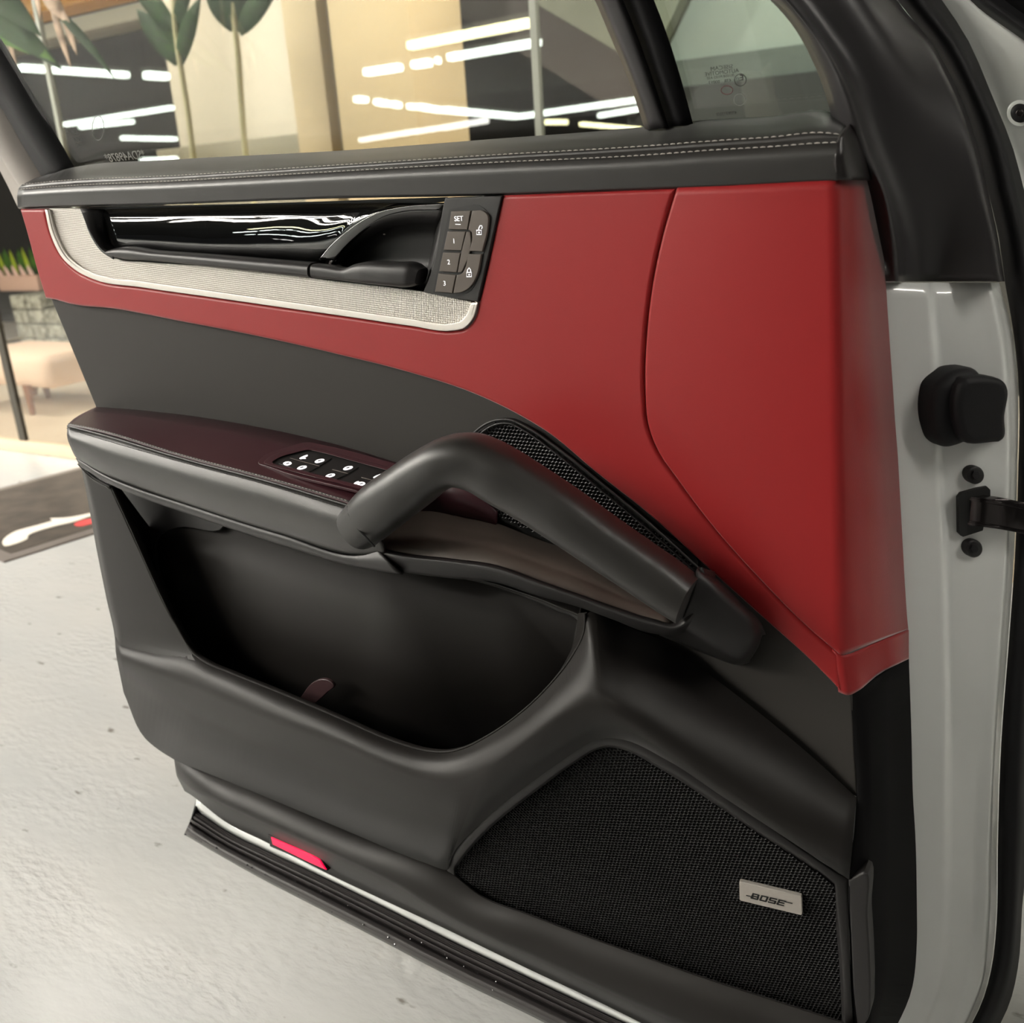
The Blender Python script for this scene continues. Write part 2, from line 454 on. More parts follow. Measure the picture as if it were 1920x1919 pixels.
# hinge end of the shell, folded in several planes
hl = [(1664, 530), (1682, 800), (1694, 1000), (1703, 1237), (1708, 1400), (1715, 1562), (1718, 1751), (1710, 1846), (1696, 1887), (1662, 1950)]
h1 = [(1738, 530), (1752, 700), (1756, 850), (1764, 1000), (1770, 1237), (1772, 1400), (1772, 1562), (1768, 1751), (1760, 1846), (1745, 1887), (1715, 1960)]
h2 = [(1822, 530), (1850, 640), (1862, 800), (1862, 1000), (1848, 1237), (1838, 1400), (1830, 1562), (1822, 1751), (1812, 1846), (1798, 1887), (1765, 1960)]
h3 = [(1856, 530), (1880, 660), (1889, 800), (1887, 1000), (1872, 1237), (1862, 1400), (1854, 1562), (1848, 1751), (1838, 1846), (1822, 1887), (1788, 1960)]
h4 = [(1873, 530), (1898, 622), (1907, 705), (1907, 892), (1901, 1042), (1890, 1200), (1875, 1400), (1869, 1589), (1867, 1724), (1859, 1806), (1842, 1873), (1800, 1960)]
W = lambda r, w: [(p[0], p[1], w) for p in r]
loft('hinge_face', [W([(p[0] - 40, p[1]) for p in hl], -0.075), W(hl, -0.085), W(h1, -0.106), W([(p[0] + 10, p[1]) for p in h1], -0.114), W(h2, -0.138), W(h3, -0.143), W(h4, -0.165)], M['white'], door, n=60, rnd=[0, 0.004, 0.004, 0.004, 0.003], smooth=60)

# --- window glass, quarter glass, frames
GW = -0.06
def gw(y, d=0.0): return GW + (300 - y) / 340 * 0.05 + d      # the panes lean inwards towards the roof
def WG(r, d=0.0): return [(p[0], p[1], gw(p[1], d + (p[2] if len(p) > 2 else 0))) for p in r]
GP = P(600, 300, gw(300) - 0.004); gn = np.cross(P(1200, 300, gw(300)) - P(600, 300, gw(300)), P(800, 0, gw(0)) - P(600, 300, gw(300))); gn /= np.linalg.norm(gn)
if gn[1] > 0: gn = -gn
def gslab(name, pts, m_): return slab(name, pts, m_, door, depth=0.004, bevel=0.0, wn=False, nrm=tuple(gn), fn=lambda x, y: on_plane(x, y, GP, gn))
glass_main = gslab('window_glass', [(-330, -420, 'c'), (935, -420, 'c'), (1110, -60), (1220, 245, 'c'), (640, 290), (137, 322, 'c'), (25, 130)], M['glass'])
qg = gslab('quarter_glass', [(1040, -420, 'c'), (1080, -330, 'c'), (1405, -50), (1489, 40), (1530, 105), (1556, 169), (1570, 222, 'c'), (1290, 235, 'c')], M['qglass'])
loft('rear_frame', [WG([(-330, -430), (-60, -10), (0, 75), (33, 130), (85, 222), (140, 318)]), WG([(-350, -360), (-80, 60), (-20, 135), (15, 185), (60, 260), (108, 332)], .012), WG([(-360, -310), (-90, 110), (-40, 160), (0, 200), (40, 268), (78, 332)], .004)], M['rubber'], door, rnd=[0.008])
loft('rear_frame_skin', [WG([(-360, -312), (-90, 108), (-40, 160), (0, 205), (40, 272), (80, 336)]), WG([(-365, -230), (-95, 190), (-50, 230), (-15, 268), (20, 325), (45, 362)], .006), WG([(-370, -205), (-100, 215), (-55, 250), (-22, 285), (10, 340), (33, 388)], -.03)], mat('grey_frame_paint', S((176, 170, 164)), 0.35), door, rnd=[0.004])
loft('divider_bar', [WG([(922, -420), (1098, -40), (1145, 70), (1180, 155), (1210, 246)]), WG([(936, -420), (1112, -40), (1158, 70), (1192, 155), (1222, 243)], .014), WG([(969, -420), (1145, -40), (1188, 70), (1218, 155), (1248, 240)], .014), WG([(976, -420), (1152, -40), (1196, 70), (1226, 155), (1254, 239)], .004)], M['pillar'], door, rnd=0.004)
loft('divider_gasket', [WG([(974, -420), (1150, -40), (1194, 70), (1224, 155), (1253, 239)], .002), WG([(1004, -420), (1180, -40), (1220, 70), (1248, 155), (1275, 236)], .008), WG([(1034, -420), (1210, -40), (1249, 60), (1276, 145), (1300, 234)])], M['rubber'], door, rnd=0.004)
# black sail trim at the front of the window
s0 = [(1055, -350), (1385, -50), (1444, 0), (1489, 52), (1519, 105), (1545, 169), (1558, 216), (1564, 262), (1592, 340), (1622, 440), (1640, 528)]
s1 = [(1075, -350), (1405, -50), (1462, 0), (1508, 55), (1542, 110), (1568, 168), (1585, 224), (1592, 270), (1640, 345), (1660, 440), (1666, 528)]
s2 = [(1110, -350), (1440, -50), (1492, 0), (1540, 62), (1580, 120), (1608, 175), (1632, 240), (1650, 290), (1672, 360), (1690, 440), (1700, 528)]
s3 = [(1250, -380), (1580, -50), (1615, 0), (1672, 100), (1706, 180), (1724, 240), (1734, 300), (1740, 370), (1744, 440), (1746, 528)]
s4 = [(1310, -390), (1640, -50), (1672, 0), (1748, 95), (1782, 160), (1808, 225), (1828, 290), (1842, 356), (1862, 440), (1876, 528)]
s5 = [(1320, -390), (1650, -50), (1682, 0), (1757, 95), (1792, 160), (1818, 225), (1838, 290), (1852, 356), (1870, 440), (1884, 528)]
loft('sail_trim', [WG(s0, .0), WG(s1, .015), WG([((a[0]+b[0])/2, (a[1]+b[1])/2) for a, b in zip(s1, s2)], .020), WG(s2, -0.012), WG(s3, -0.036), W(s4, -0.12), W(s5, -0.158)], M['pillar'], door, n=60, rnd=[0.008, 0.010, 0.014, 0.02, 0.006], smooth=60)
e5 = [(1320, -390), (1650, -50), (1682, 0), (1757, 95), (1792, 160), (1818, 225), (1838, 290), (1852, 356), (1872, 440), (1884, 528), (1900, 622), (1909, 705), (1909, 892), (1903, 1042), (1892, 1200), (1877, 1400), (1871, 1589), (1869, 1724), (1861, 1806), (1844, 1873), (1800, 1960)]
e6 = [(1370, -390), (1700, -50), (1725, 0), (1790, 85), (1830, 165), (1858, 225), (1878, 290), (1892, 356), (1915, 440), (1925, 528), (1932, 622), (1936, 705), (1938, 892), (1934, 1042), (1925, 1200), (1912, 1400), (1905, 1589), (1900, 1724), (1890, 1806), (1872, 1873), (1830, 1960)]
e7 = [(1400, -390), (1730, -50), (1766, 0), (1815, 75), (1856, 169), (1875, 215), (1894, 262), (1920, 356), (1938, 440), (1948, 528), (1956, 622), (1960, 705), (1962, 892), (1958, 1042), (1950, 1200), (1938, 1400), (1928, 1589), (1917, 1697), (1910, 1806), (1896, 1873), (1855, 1960)]
loft('door_seal', [W(e5, -0.165), W(e6, -0.155), W(e7, -0.19)], M['rubber'], door, n=70, rnd=0.012, smooth=70)

# --- belt roll along the window
gl = [(66, 334), (137, 314), (330, 299), (645, 282), (920, 261), (1205, 238), (1300, 227), (1450, 218), (1556, 210), (1590, 226)]
st1 = [(40, 347), (113, 340), (330, 330), (640, 310), (920, 292), (1240, 273), (1330, 266), (1450, 258), (1545, 250), (1580, 254)]
gr = [(36, 352), (113, 345), (330, 335), (640, 316), (920, 299), (1240, 281), (1330, 275), (1450, 267), (1545, 260), (1577, 260)]
st2 = [(34, 356), (113, 350), (330, 340), (640, 322), (920, 306), (1240, 290), (1330, 283), (1450, 276), (1545, 269), (1573, 268)]
fc = [(32, 366), (113, 361), (330, 352), (640, 336), (920, 322), (1240, 307), (1330, 300), (1450, 294), (1545, 288), (1570, 286)]
lo = [(33, 389), (113, 386), (330, 380), (640, 369), (930, 364), (1240, 353), (1330, 350), (1450, 344), (1545, 339), (1570, 338)]
lo2 = [(36, 392), (113, 389), (330, 383), (640, 372), (930, 367), (1240, 356), (1330, 353), (1450, 347), (1545, 342), (1570, 341)]
rows = [W(gl, GW + 0.004), W(st1, -0.004), W(gr, -0.0035), W(st2, 0.0015), W(fc, 0.006), W(lo, 0.001), W(lo2, -0.012)]
loft('belt_roll', rows, M['leather'], door, m=6, rnd=[0.004, 0.001, 0.002, 0.006, 0.002])
A = cr(keyed(W(st1, -0.003)), 8); stitches('stitching', A + np.array([0, -0.0012, 0.0004]), M['thread'], door)
A = cr(keyed(W(st2, 0.0022)), 8); stitches('stitching', A + np.array([0, -0.0008, 0.0004]), M['thread'], door)
loft('belt_end_cap', [[(1580, 256, -.002), (1573, 268, .002), (1569, 290, .006), (1570, 338, .001)], [(1588, 240, -.012), (1592, 262, -.01), (1596, 290, -.008), (1598, 337, -.008)],
                      [(1597, 228, -.045), (1614, 250, -.05), (1630, 290, -.055), (1642, 337, -.06)]], M['leather_top'], door, rnd=0.02)

# --- red upper trim
low = [(103, 563, 'c'), (127, 570), (213, 580), (333, 603), (487, 633), (640, 668), (766, 700), (888, 740), (968, 778), (1026, 813), (1114, 886), (1223, 973), (1309, 1052), (1423, 1155), (1522, 1244), (1577, 1300, 'c')]
seam = [(1572, 1229, 'c'), (1511, 1176), (1416, 1080), (1340, 995), (1271, 904), (1227, 838), (1212, 795), (1207, 740), (1209, 640), (1223, 520), (1243, 430), (1266, 353, 'c')]
inl = [(941, 366, 'c'), (897, 566), (888, 598), (872, 616), (850, 621), (768, 612), (659, 596), (560, 582), (400, 559), (267, 540), (170, 523), (140, 507), (113, 480), (93, 437), (82, 392, 'c')]
slab('rear_red_panel', [(36, 392, 'c'), (50, 440), (66, 500), (84, 560, 'c')] + low + seam + inl, M['red'], door, w=0.0, depth=0.02, bevel=0.004, seg=4)
sm = [(1270, 352), (1247, 430), (1227, 520), (1213, 640), (1211, 740), (1216, 795), (1231, 838), (1275, 904), (1344, 995), (1420, 1080), (1515, 1176), (1574, 1227)]
cs = [(1569, 338), (1570, 430), (1571, 520), (1572, 640), (1573, 740), (1573, 800), (1574, 850), (1575, 920), (1576, 1010), (1577, 1100), (1577, 1180), (1578, 1230)]
rt = [(1646, 336), (1652, 430), (1660, 520), (1668, 640), (1675, 740), (1679, 800), (1683, 850), (1687, 920), (1692, 1010), (1697, 1100), (1702, 1170), (1703, 1180)]
sm0 = [(p[0] - 1, p[1]) for p in sm]
loft('front_red_panel', [W(sm0, -0.006), W(sm, 0.0), W(cs, 0.0), W(rt, -0.075)], M['red'], door, m=5, rnd=[0.002, 0.008], smooth=60)
loft('front_red_panel_return', [[(1560, 1218, -.001), (1564, 1250, -.001), (1572, 1298, -.002)], [(1577, 1231, 0), (1582, 1265, 0), (1591, 1306, -.002)], [(1600, 1226, -.012), (1606, 1262, -.012), (1613, 1294, -.014)], [(1645, 1206, -.04), (1648, 1232, -.042), (1650, 1262, -.045)], [(1704, 1182, -.075), (1704, 1210, -.075), (1704, 1236, -.075)]],
     M['red'], door, rnd=[0.005, 0.005, 0.01], smooth=70)

# --- dark textile panel below it
slab('middle_panel', [(90, 548, 'c'), (487, 618), (766, 690), (888, 728), (1026, 800), (1223, 960), (1423, 1140), (1597, 1292, 'c'), (1602, 1400), (1608, 1497, 'c'), (1500, 1440), (1300, 1330), (1000, 1200), (700, 1090), (230, 930), (182, 770, 'c')],
     M['textile'], door, w=-0.008, depth=0.015, bevel=0.002)

# --- aluminium inlay, rim, gloss panel
inl_o = [(84, 393, 'c'), (94, 437), (114, 480), (141, 506), (171, 522), (267, 539), (400, 558), (560, 581), (659, 595), (768, 611), (850, 620), (871, 615), (887, 597), (896, 568, 'c')]
inl_i = [(93, 393, 'c'), (104, 437), (123, 475), (149, 499), (177, 513), (268, 529), (400, 547), (560, 569), (659, 583), (768, 598), (846, 607), (862, 603), (874, 591), (882, 568, 'c')]
loft('inlay_rim', [W(inl_o, -0.004), W(inl_o, 0.003), W(inl_i, 0.003), W(inl_i, -0.003)], M['rim'], door, m=6, rnd=[0.0012, 0.0012])
slab('aluminium_inlay', [(92, 391, 'c'), (103, 437), (122, 476), (148, 500), (176, 514), (268, 530), (400, 548), (560, 570), (659, 584), (768, 599), (846, 608), (863, 604), (875, 592), (884, 566, 'c'), (794, 548), (640, 529), (400, 500), (277, 492), (213, 483), (190, 467), (173, 443), (150, 391, 'c')],
     M['silver'], door, w=-0.0004, depth=0.012, bevel=0.0008)
slab('inlay_backing', [(151, 388, 'c'), (174, 443), (191, 467), (214, 484), (300, 498), (600, 530), (615, 480), (640, 450), (690, 405), (835, 378, 'c'), (833, 370, 'c'), (400, 384)], M['dark'], door, w=-0.022, depth=0.006, bevel=0.0)
loft('inlay_frame_edge', [[(150, 391, .0005), (173, 443, .0005), (190, 467, .0005), (213, 483, .0005)], [(178, 392, -.012), (190, 440, -.012), (203, 462, -.012), (222, 474, -.012)], [(196, 393, -.02), (202, 436, -.02), (210, 458, -.02), (226, 466, -.02)]], M['plastic'], door, rnd=0.003)
# gloss black strip: faces a little upward
gt = [(190, 393), (300, 390), (400, 387), (520, 384), (640, 382), (700, 381), (740, 381), (770, 381), (800, 381), (834, 380)]
gm = [(202, 424), (290, 427), (380, 430), (480, 430), (580, 428), (640, 415), (672, 402), (712, 391), (762, 386), (832, 384)]
gmw = [.0, .0004, -.0003, .0004, -.0004, .0003, -.0001, .00006, 0, 0]
gb = [(216, 466), (290, 472), (370, 478), (450, 482), (530, 487), (598, 490), (650, 436), (684, 412), (752, 392), (830, 388)]
bm_rows = [W(gt, -0.0196), [(p[0], p[1], -0.0134 + d) for p, d in zip(gm, gmw)], W(gb, -0.012)]
loft('gloss_strip', bm_rows, M['gloss'], door, m=8, rnd=[0.02])
# recess behind the handle with its curved rim
rim_o = [(598, 486), (622, 458), (652, 432), (684, 410), (712, 397), (752, 388), (833, 382)]
rim_i = [(628, 490), (648, 465), (674, 440), (700, 420), (722, 408), (756, 399), (829, 396)]
rim_b = [(632, 492), (652, 468), (678, 446), (702, 428), (724, 416), (756, 407), (829, 402)]
loft('recess_rim', [W(rim_o, -0.014), W(rim_o, -0.010), W(rim_i, -0.012), W(rim_b, -0.03)], M['gloss'], door, rnd=[0.0015, 0.004])
bowl_t = [(622, 497), (640, 468), (672, 438), (700, 419), (724, 407), (756, 400), (835, 396)]
bowl_m = [(640, 500), (660, 484), (690, 458), (716, 444), (738, 436), (768, 430), (822, 428)]
bowl_b = [(640, 505), (668, 505), (700, 505), (726, 505), (750, 505), (780, 505), (815, 505)]
bowl_f = [(612, 530), (660, 534), (700, 538), (726, 541), (750, 544), (780, 548), (806, 552)]
loft('handle_recess', [W(bowl_t, -0.012), W(bowl_m, -0.046), W(bowl_b, -0.048), W(bowl_f, -0.006)], M['plastic'], door, rnd=[0.012, 0.012])
loft('recess_side_wall', [[(836, 392, -.004), (816, 480, -.004), (796, 549, -.004)], [(822, 400, -.05), (806, 480, -.05), (790, 550, -.05)]], M['plastic'], door)
sc = P(721, 437, -0.042); bm = bmesh.new(); bmesh.ops.create_uvsphere(bm, u_segments=10, v_segments=6, radius=0.0022, matrix=Matrix.Translation(sc))
link('recess_screw', bm, M['rim'], door, origin=offs(door))
# ledge bar and pull lever
def bar(name, top, bot, w, d, m_, parent, m=6, caps=True, p=2.6, seg=20, wt=None):
    T = cr(keyed([(q[0], q[1], w if len(q) < 3 else q[2]) for q in top]), m); B = cr(keyed([(q[0], q[1], w if len(q) < 3 else q[2]) for q in bot]), m)
    c = (T + B) / 2; h = (T - B) / 2
    ds = np.full(len(c), d) if not hasattr(d, '__len__') else np.interp(np.linspace(0, 1, len(c)), np.linspace(0, 1, len(d)), d)
    A = []
    for k in range(seg):
        a = 2 * math.pi * k / seg; ca, sa = math.cos(a), math.sin(a)
        A.append(c + h * (math.copysign(abs(ca) ** (2/p), ca)) + np.outer(ds, [0, -1, 0]) * math.copysign(abs(sa) ** (2/p), sa))
    A = np.array(A).transpose(1, 0, 2)
    bm = grid_bm(A, close_u=True, face_to=tuple(c[len(c)//2] + np.array([0, -3, 0])))
    if caps:
        bm.verts.ensure_lookup_table()
        be = [e for e in bm.edges if e.is_boundary]
        r = bmesh.ops.holes_fill(bm, edges=be, sides=0)
    bmesh.ops.recalc_face_normals(bm, faces=bm.faces)
    return link(name, bm, m_, parent, smooth=50, origin=offs(parent))
bar('ledge_bar', [(213, 468), (226, 464), (300, 470), (400, 477), (500, 485), (590, 492)], [(213, 479), (226, 483), (300, 489), (400, 500), (500, 511), (590, 521)], -0.004, 0.012, M['plastic'], door)
bar('pull_lever', [(593, 494), (620, 497), (655, 501), (672, 494), (690, 490), (740, 491), (780, 494), (794, 503)], [(593, 520), (620, 523), (655, 527), (672, 529), (690, 531), (740, 536), (772, 538), (787, 533)], 0.0, [0.010, 0.010, 0.010, 0.012, 0.014, 0.015, 0.014, 0.010], M['plastic'], door, p=3.2)
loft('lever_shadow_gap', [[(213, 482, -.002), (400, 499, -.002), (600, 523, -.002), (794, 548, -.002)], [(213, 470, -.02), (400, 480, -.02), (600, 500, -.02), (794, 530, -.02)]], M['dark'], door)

# --- memory and lock switch module
slab('switch_frame', [(834, 371, 'c'), (941, 367, 'c'), (896, 566, 'c'), (845, 559), (793, 548, 'c'), (811, 500), (829, 394, 'c')], M['plastic'], door, w=0.0025, depth=0.02, bevel=0.0012)
Z5 = lambda x, y: (560 + x / 3.84, 340 + y / 3.84)
def z5(*pts): return [(*Z5(p[0], p[1]),) + tuple(p[2:]) for p in pts]
slab('switch_bed', z5((1085, 200, 'c'), (1335, 196), (1375, 250), (1372, 350), (1330, 520), (1290, 700), (1240, 785), (1150, 826), (965, 812, 'c')), M['dark'], door, w=0.003, depth=0.003, bevel=0.0)
def button(pts, lab=None):
    o = slab('switch_button', z5(*pts), M['button'], door, w=0.0055, depth=0.004, bevel=0.0007, m=4)
    if lab: o['label'] = lab
    return o
b_set = button([(1097, 216, 'c'), (1236, 213, 'c'), (1213, 349, 'c'), (1077, 347, 'c')])
b_1 = button([(1071, 361, 'c'), (1201, 362, 'c'), (1170, 499, 'c'), (1042, 496, 'c')])
b_2 = button([(1038, 513, 'c'), (1163, 517, 'c'), (1137, 657, 'c'), (1010, 649, 'c')])
b_3 = button([(1004, 664, 'c'), (1131, 676, 'c'), (1104, 807, 'c'), (980, 796, 'c')])
b_un = button([(1248, 213, 'c'), (1325, 213), (1360, 245), (1361, 330), (1321, 507, 'c'), (1227, 503, 'c'), (1248, 400), (1243, 365), (1219, 349, 'c')])
b_lk = button([(1218, 524, 'c'), (1314, 526, 'c'), (1282, 680), (1235, 760), (1170, 800), (1112, 807, 'c'), (1137, 676, 'c'), (1175, 664), (1193, 636)])
slab('switch_divider', z5((1207, 364, 'c'), (1232, 366), (1238, 390), (1190, 620), (1170, 655), (1143, 657, 'c'), (1172, 505)), M['button'], door, w=0.0055, depth=0.004, bevel=0.0007, m=4)
def txt5(par, s, x, y, size, **k): return text_mesh('symbol', s, M['glyph'], par, P(*Z5(x, y), 0.0058), size, **k)
txt5(b_set, 'SET', 1152, 271, 0.0066, wide=1.0)
txt5(b_1, '1', 1117, 432, 0.0066); txt5(b_2, '2', 1080, 584, 0.0066); txt5(b_3, '3', 1050, 737, 0.0066)
slab('symbol_bar', z5((1128, 307, 'c'), (1166, 309, 'c'), (1165, 314, 'c'), (1127, 312, 'c')), M['glyph'], b_set, w=0.0059, depth=0.0003, bevel=0)
def padlock(par, x, y, opened):
    bm = bmesh.new()
    def pt(a, b): return P(*Z5(x + a, y + b), 0.006)
    s = 17
    tube_bm([pt(-s, 5), pt(s, 5), pt(s, 36), pt(-s, 36)], 0.0005, 5, bm, closed=True)
    if opened: tube_bm([pt(-3, 5), pt(0, -12), pt(8, -28), pt(20, -28), pt(24, -14), pt(18, -6)], 0.0005, 5, bm)
    else: tube_bm([pt(-12, 5), pt(-11, -14), pt(0, -28), pt(11, -14), pt(12, 5)], 0.0005, 5, bm)
    tube_bm([pt(0, 16), pt(0, 27)], 0.0008, 5, bm)
    link('lock_symbol', bm, M['glyph'], par, origin=offs(par))
padlock(b_un, 1298, 348, True); padlock(b_lk, 1227, 652, False)

# --- upper sound grille beside the handle
gro = [(872, 830), (888, 812), (910, 795), (932, 787), (957, 787), (986, 800), (1041, 837), (1120, 900), (1220, 983), (1309, 1064), (1285, 1085), (1180, 1075), (1060, 1030), (960, 985), (880, 940)]
slab('tweeter_backing', gro, M['dark'], door, w=-0.002, depth=0.008, bevel=0.0)
hexgrille('tweeter_grille', [(880, 832), (896, 815), (916, 801), (934, 794), (957, 794), (982, 806), (1036, 844), (1114, 907), (1214, 990), (1300, 1066), (1280, 1080), (1180, 1070), (1060, 1024), (960, 978), (886, 935)], P(1100, 950, 0.001), (0, -1, 0), 0.0042, M['web'], door, wall=0.34)
tube('tweeter_bead', [(866, 836), (886, 815), (910, 796), (932, 788), (957, 788), (986, 801), (1041, 838), (1120, 901), (1220, 984), (1309, 1065)], 0.0013, M['plastic'], door, w=0.003)
tube('tweeter_bead', [(880, 834), (896, 818), (915, 803), (934, 795), (957, 795), (983, 808), (1036, 846), (1114, 909), (1214, 992), (1302, 1070)], 0.0010, M['plastic'], door, w=0.003)

# --- armrest
a_bk = [(181, 763, -.004), (250, 768, -.004), (392, 785, -.004), (543, 813, -.004), (660, 842, -.004), (760, 873, -.004)]
a_md = [(143, 781, .05), (210, 790, .05), (358, 823, .05), (525, 866, .05), (655, 902, .05), (745, 930, .05)]
a_s1 = [(127, 796, .084), (178, 806, .084), (341, 855, .084), (513, 901, .084), (653, 942, .084), (700, 957, .084)]
a_g = [(127, 799, .083), (178, 812, .083), (341, 860, .083), (513, 906, .083), (653, 948, .083), (700, 963, .083)]
a_s2 = [(126, 803, .087), (177, 819, .087), (341, 866, .087), (513, 912, .087), (653, 955, .087), (702, 970, .087)]
a_f = [(125, 822, .095), (176, 846, .095), (341, 898, .095), (513, 948, .095), (664, 992, .095), (712, 1006, .093)]
a_lb = [(138, 852, .086), (196, 890, .086), (371, 953, .086), (530, 1003, .086), (680, 1041, .086), (722, 1040, .084)]
a_un = [(148, 866, .06), (206, 900, .06), (375, 960, .06), (530, 1008, .06), (680, 1046, .06), (722, 1046, .06)]
loft('armrest_pad', [a_bk, a_md, a_s1, [(p[0], p[1] + 2, p[2] + .001) for p in a_s1]], M['satin'], door, m=8, rnd=[0.03, 0.002], smooth=60)
loft('armrest', [a_s1, a_g, a_s2, a_f, a_lb, a_un], M['leather'], door, m=8, rnd=[0.0015, 0.003, 0.022, 0.008], smooth=60)
tube('armrest_piping', [(127, 799, .0855), (134, 789, .07)][:1] + [(178, 812, .0855), (341, 860, .0855), (513, 906, .0855), (653, 948, .0855)], 0.0013, M['leather'], door, m=8)
A = cr(keyed(a_s1[:5]), 8); stitches('stitching', A + np.array([0, 0.0002, 0.0012]), M['thread'], door, length=0.0032, gap=0.0016, r=0.0004)
A = cr(keyed(a_s2[:5]), 8); stitches('stitching', A + np.array([0, -0.0008, 0.0]), M['ink'], door, length=0.0032, gap=0.0016, r=0.0005)
u0 = [(146, 858, .07), (196, 889, .083), (371, 952, .083), (530, 1002, .083), (684, 1040, .083), (712, 1032, .083)]
u1 = [(154, 872, .069), (203, 902, .082), (375, 968, .082), (530, 1020, .082), (686, 1064, .082), (753, 1074, .080)]
u2 = [(150, 870, 0), (230, 908, 0), (400, 960, 0), (560, 1005, 0), (700, 1040, 0), (780, 1050, 0)]
loft('armrest_carrier', [u0, u1, u2], M['plastic'], door, m=8, rnd=[0.006])

# switch panel on top of the armrest
pa, pb_, pc = P(392, 785, 0), P(543, 813, 0), P(513, 902, .086)
an = np.cross(pb_ - pa, pc - pa); an /= np.linalg.norm(an)
if an[2] < 0: an = -an
def AP(px, py, lift=0.0): return on_plane(px, py, pa + an * lift, an)
def aslab(name, pts, m_, lift, depth, bevel, par=door, m=5):
    return slab(name, pts, m_, par, depth=depth, bevel=bevel, m=m, nrm=tuple(an), fn=lambda x, y: AP(x, y, lift))
aslab('switch_well', [(484, 867), (492, 857), (540, 838), (575, 829), (600, 833), (760, 874, 'c'), (690, 926, 'c'), (502, 875)], M['satin'], 0.0008, 0.003, 0.0006)
def ring_loft(name, outer, inner, l0, l1, l2, m_):
    k = lambda pts, l: cr([(AP(p[0], p[1], l), False) for p in pts], 6)
    A = np.array([k(outer, l0), k(outer, l1), k(inner, l1), k(inner, l2)])
    bm = grid_bm(round_v(A, [.0008, .0008], 4)); return link(name, bm, m_, door, smooth=60, origin=offs(door))
ring_loft('switch_bezel', [(690, 921), (600, 898), (540, 882), (506, 873), (495, 868), (507, 856), (548, 844), (576, 838), (593, 841), (660, 858), (760, 884)],
          [(685, 913), (600, 891), (545, 877), (518, 871), (511, 867), (520, 860), (554, 849), (578, 844), (590, 846), (655, 863), (750, 889)], 0.0008, 0.0030, 0.0010, M['satin'])
aslab('window_switch_bed', [(511, 867), (520, 860), (554, 849), (578, 844), (590, 846), (655, 863), (760, 892, 'c'), (688, 914, 'c'), (600, 891), (518, 871)], M['dark'], 0.0012, 0.002, 0.0)
Z28 = lambda x, y: (480 + x / 6.857, 800 + y / 6.857)
def zk(*pts): return [(*Z28(*p), 'c') for p in pts]
keys = [zk((440, 408), (580, 345), (720, 345), (970, 405), (815, 505)), zk((290, 472), (432, 412), (808, 514), (660, 590), (600, 580)),
        zk((985, 548), (1130, 470), (1320, 520), (1185, 602)), zk((800, 645), (975, 560), (1175, 610), (1000, 690)),
        zk((1360, 650), (1480, 575), (1660, 610), (1500, 690)), zk((1190, 755), (1350, 662), (1490, 700), (1380, 790))]
kobj = [aslab('window_switch', k, M['gloss'] if False else M['dark'], 0.0024, 0.0012, 0.0004, m=2) for k in keys]
lines = [((435, 405), (815, 510)), ((980, 555), (1180, 605)), ((1355, 655), (1490, 690))]
for a, b in lines:
    bm = tube_bm([AP(*Z28(*a), 0.0028), AP(*Z28(*b), 0.0028)], 0.0004, 6)
    link('switch_divider_line', bm, M['tray'], door, origin=offs(door))
icons = [(0, 612, 392, 'seat'), (0, 815, 438, 'door'), (1, 405, 475, 'win'), (1, 588, 525, 'door'), (2, 1180, 530, 'door'), (3, 952, 627, 'door'), (4, 1560, 638, 'seat'), (5, 1292, 722, 'bar'), (5, 1352, 736, 'win')]
for ki, x, y, kind in icons:
    sh = {'door': [(-62, 18), (-30, -10), (20, -22), (62, -18), (58, 4), (20, 20), (-40, 30)], 'seat': [(-55, 18), (-20, -6), (10, -18), (50, -30), (50, -12), (20, 4), (30, 22), (-10, 22), (-40, 26)],
          'win': [(-56, -6), (-20, -24), (54, -6), (50, 4), (0, 26), (-46, 14)], 'bar': [(-36, 12), (26, -20), (34, -10), (-24, 22)]}[kind]
    o = slab('symbol', [Z28(x + a, y + b) for a, b in sh], M['glyph'], kobj[ki], depth=0.0003, bevel=0, m=3, nrm=tuple(an), fn=lambda q, r: AP(q, r, 0.0027))
    if kind in ('door', 'win'):
        bm = tube_bm([AP(*Z28(x - 18, y + 4), 0.0031), AP(*Z28(x + 22, y - 6), 0.0031)], 0.0005, 5); link('symbol_line', bm, M['ink'], kobj[ki], origin=offs(kobj[ki]))

# --- grab handle and its tray
ht = [(653, 952), (690, 908), (735, 876), (785, 842), (838, 817), (882, 815), (922, 828), (965, 851), (1005, 876), (1080, 926), (1150, 977), (1220, 1026), (1270, 1061), (1305, 1089)]
hb = [(702, 1024), (728, 1004), (765, 975), (803, 946), (836, 920), (862, 910), (890, 917), (925, 938), (965, 961), (1040, 1008), (1110, 1054), (1185, 1103), (1240, 1140), (1277, 1163)]
hw = [.09, .092, .092, .09, .088, .085, .082, .08, .077, .073, .068, .063, .06, .058]
bar('grab_handle', [(p[0], p[1], w) for p, w in zip(ht, hw)], [(p[0], p[1], w) for p, w in zip(hb, hw)], 0, [0.030, 0.030, 0.029, 0.027, 0.025, 0.024, 0.023], M['leather'], door, m=6, p=2.5, seg=28)
A0 = cr(keyed([(652, 950, .114), (655, 966, .119), (668, 988, .12), (690, 1012, .119), (702, 1025, .113)]), 6)
bm = tube_bm(A0, 0.0012, 6); link('handle_seam', bm, M['ink'], door, origin=offs(door))
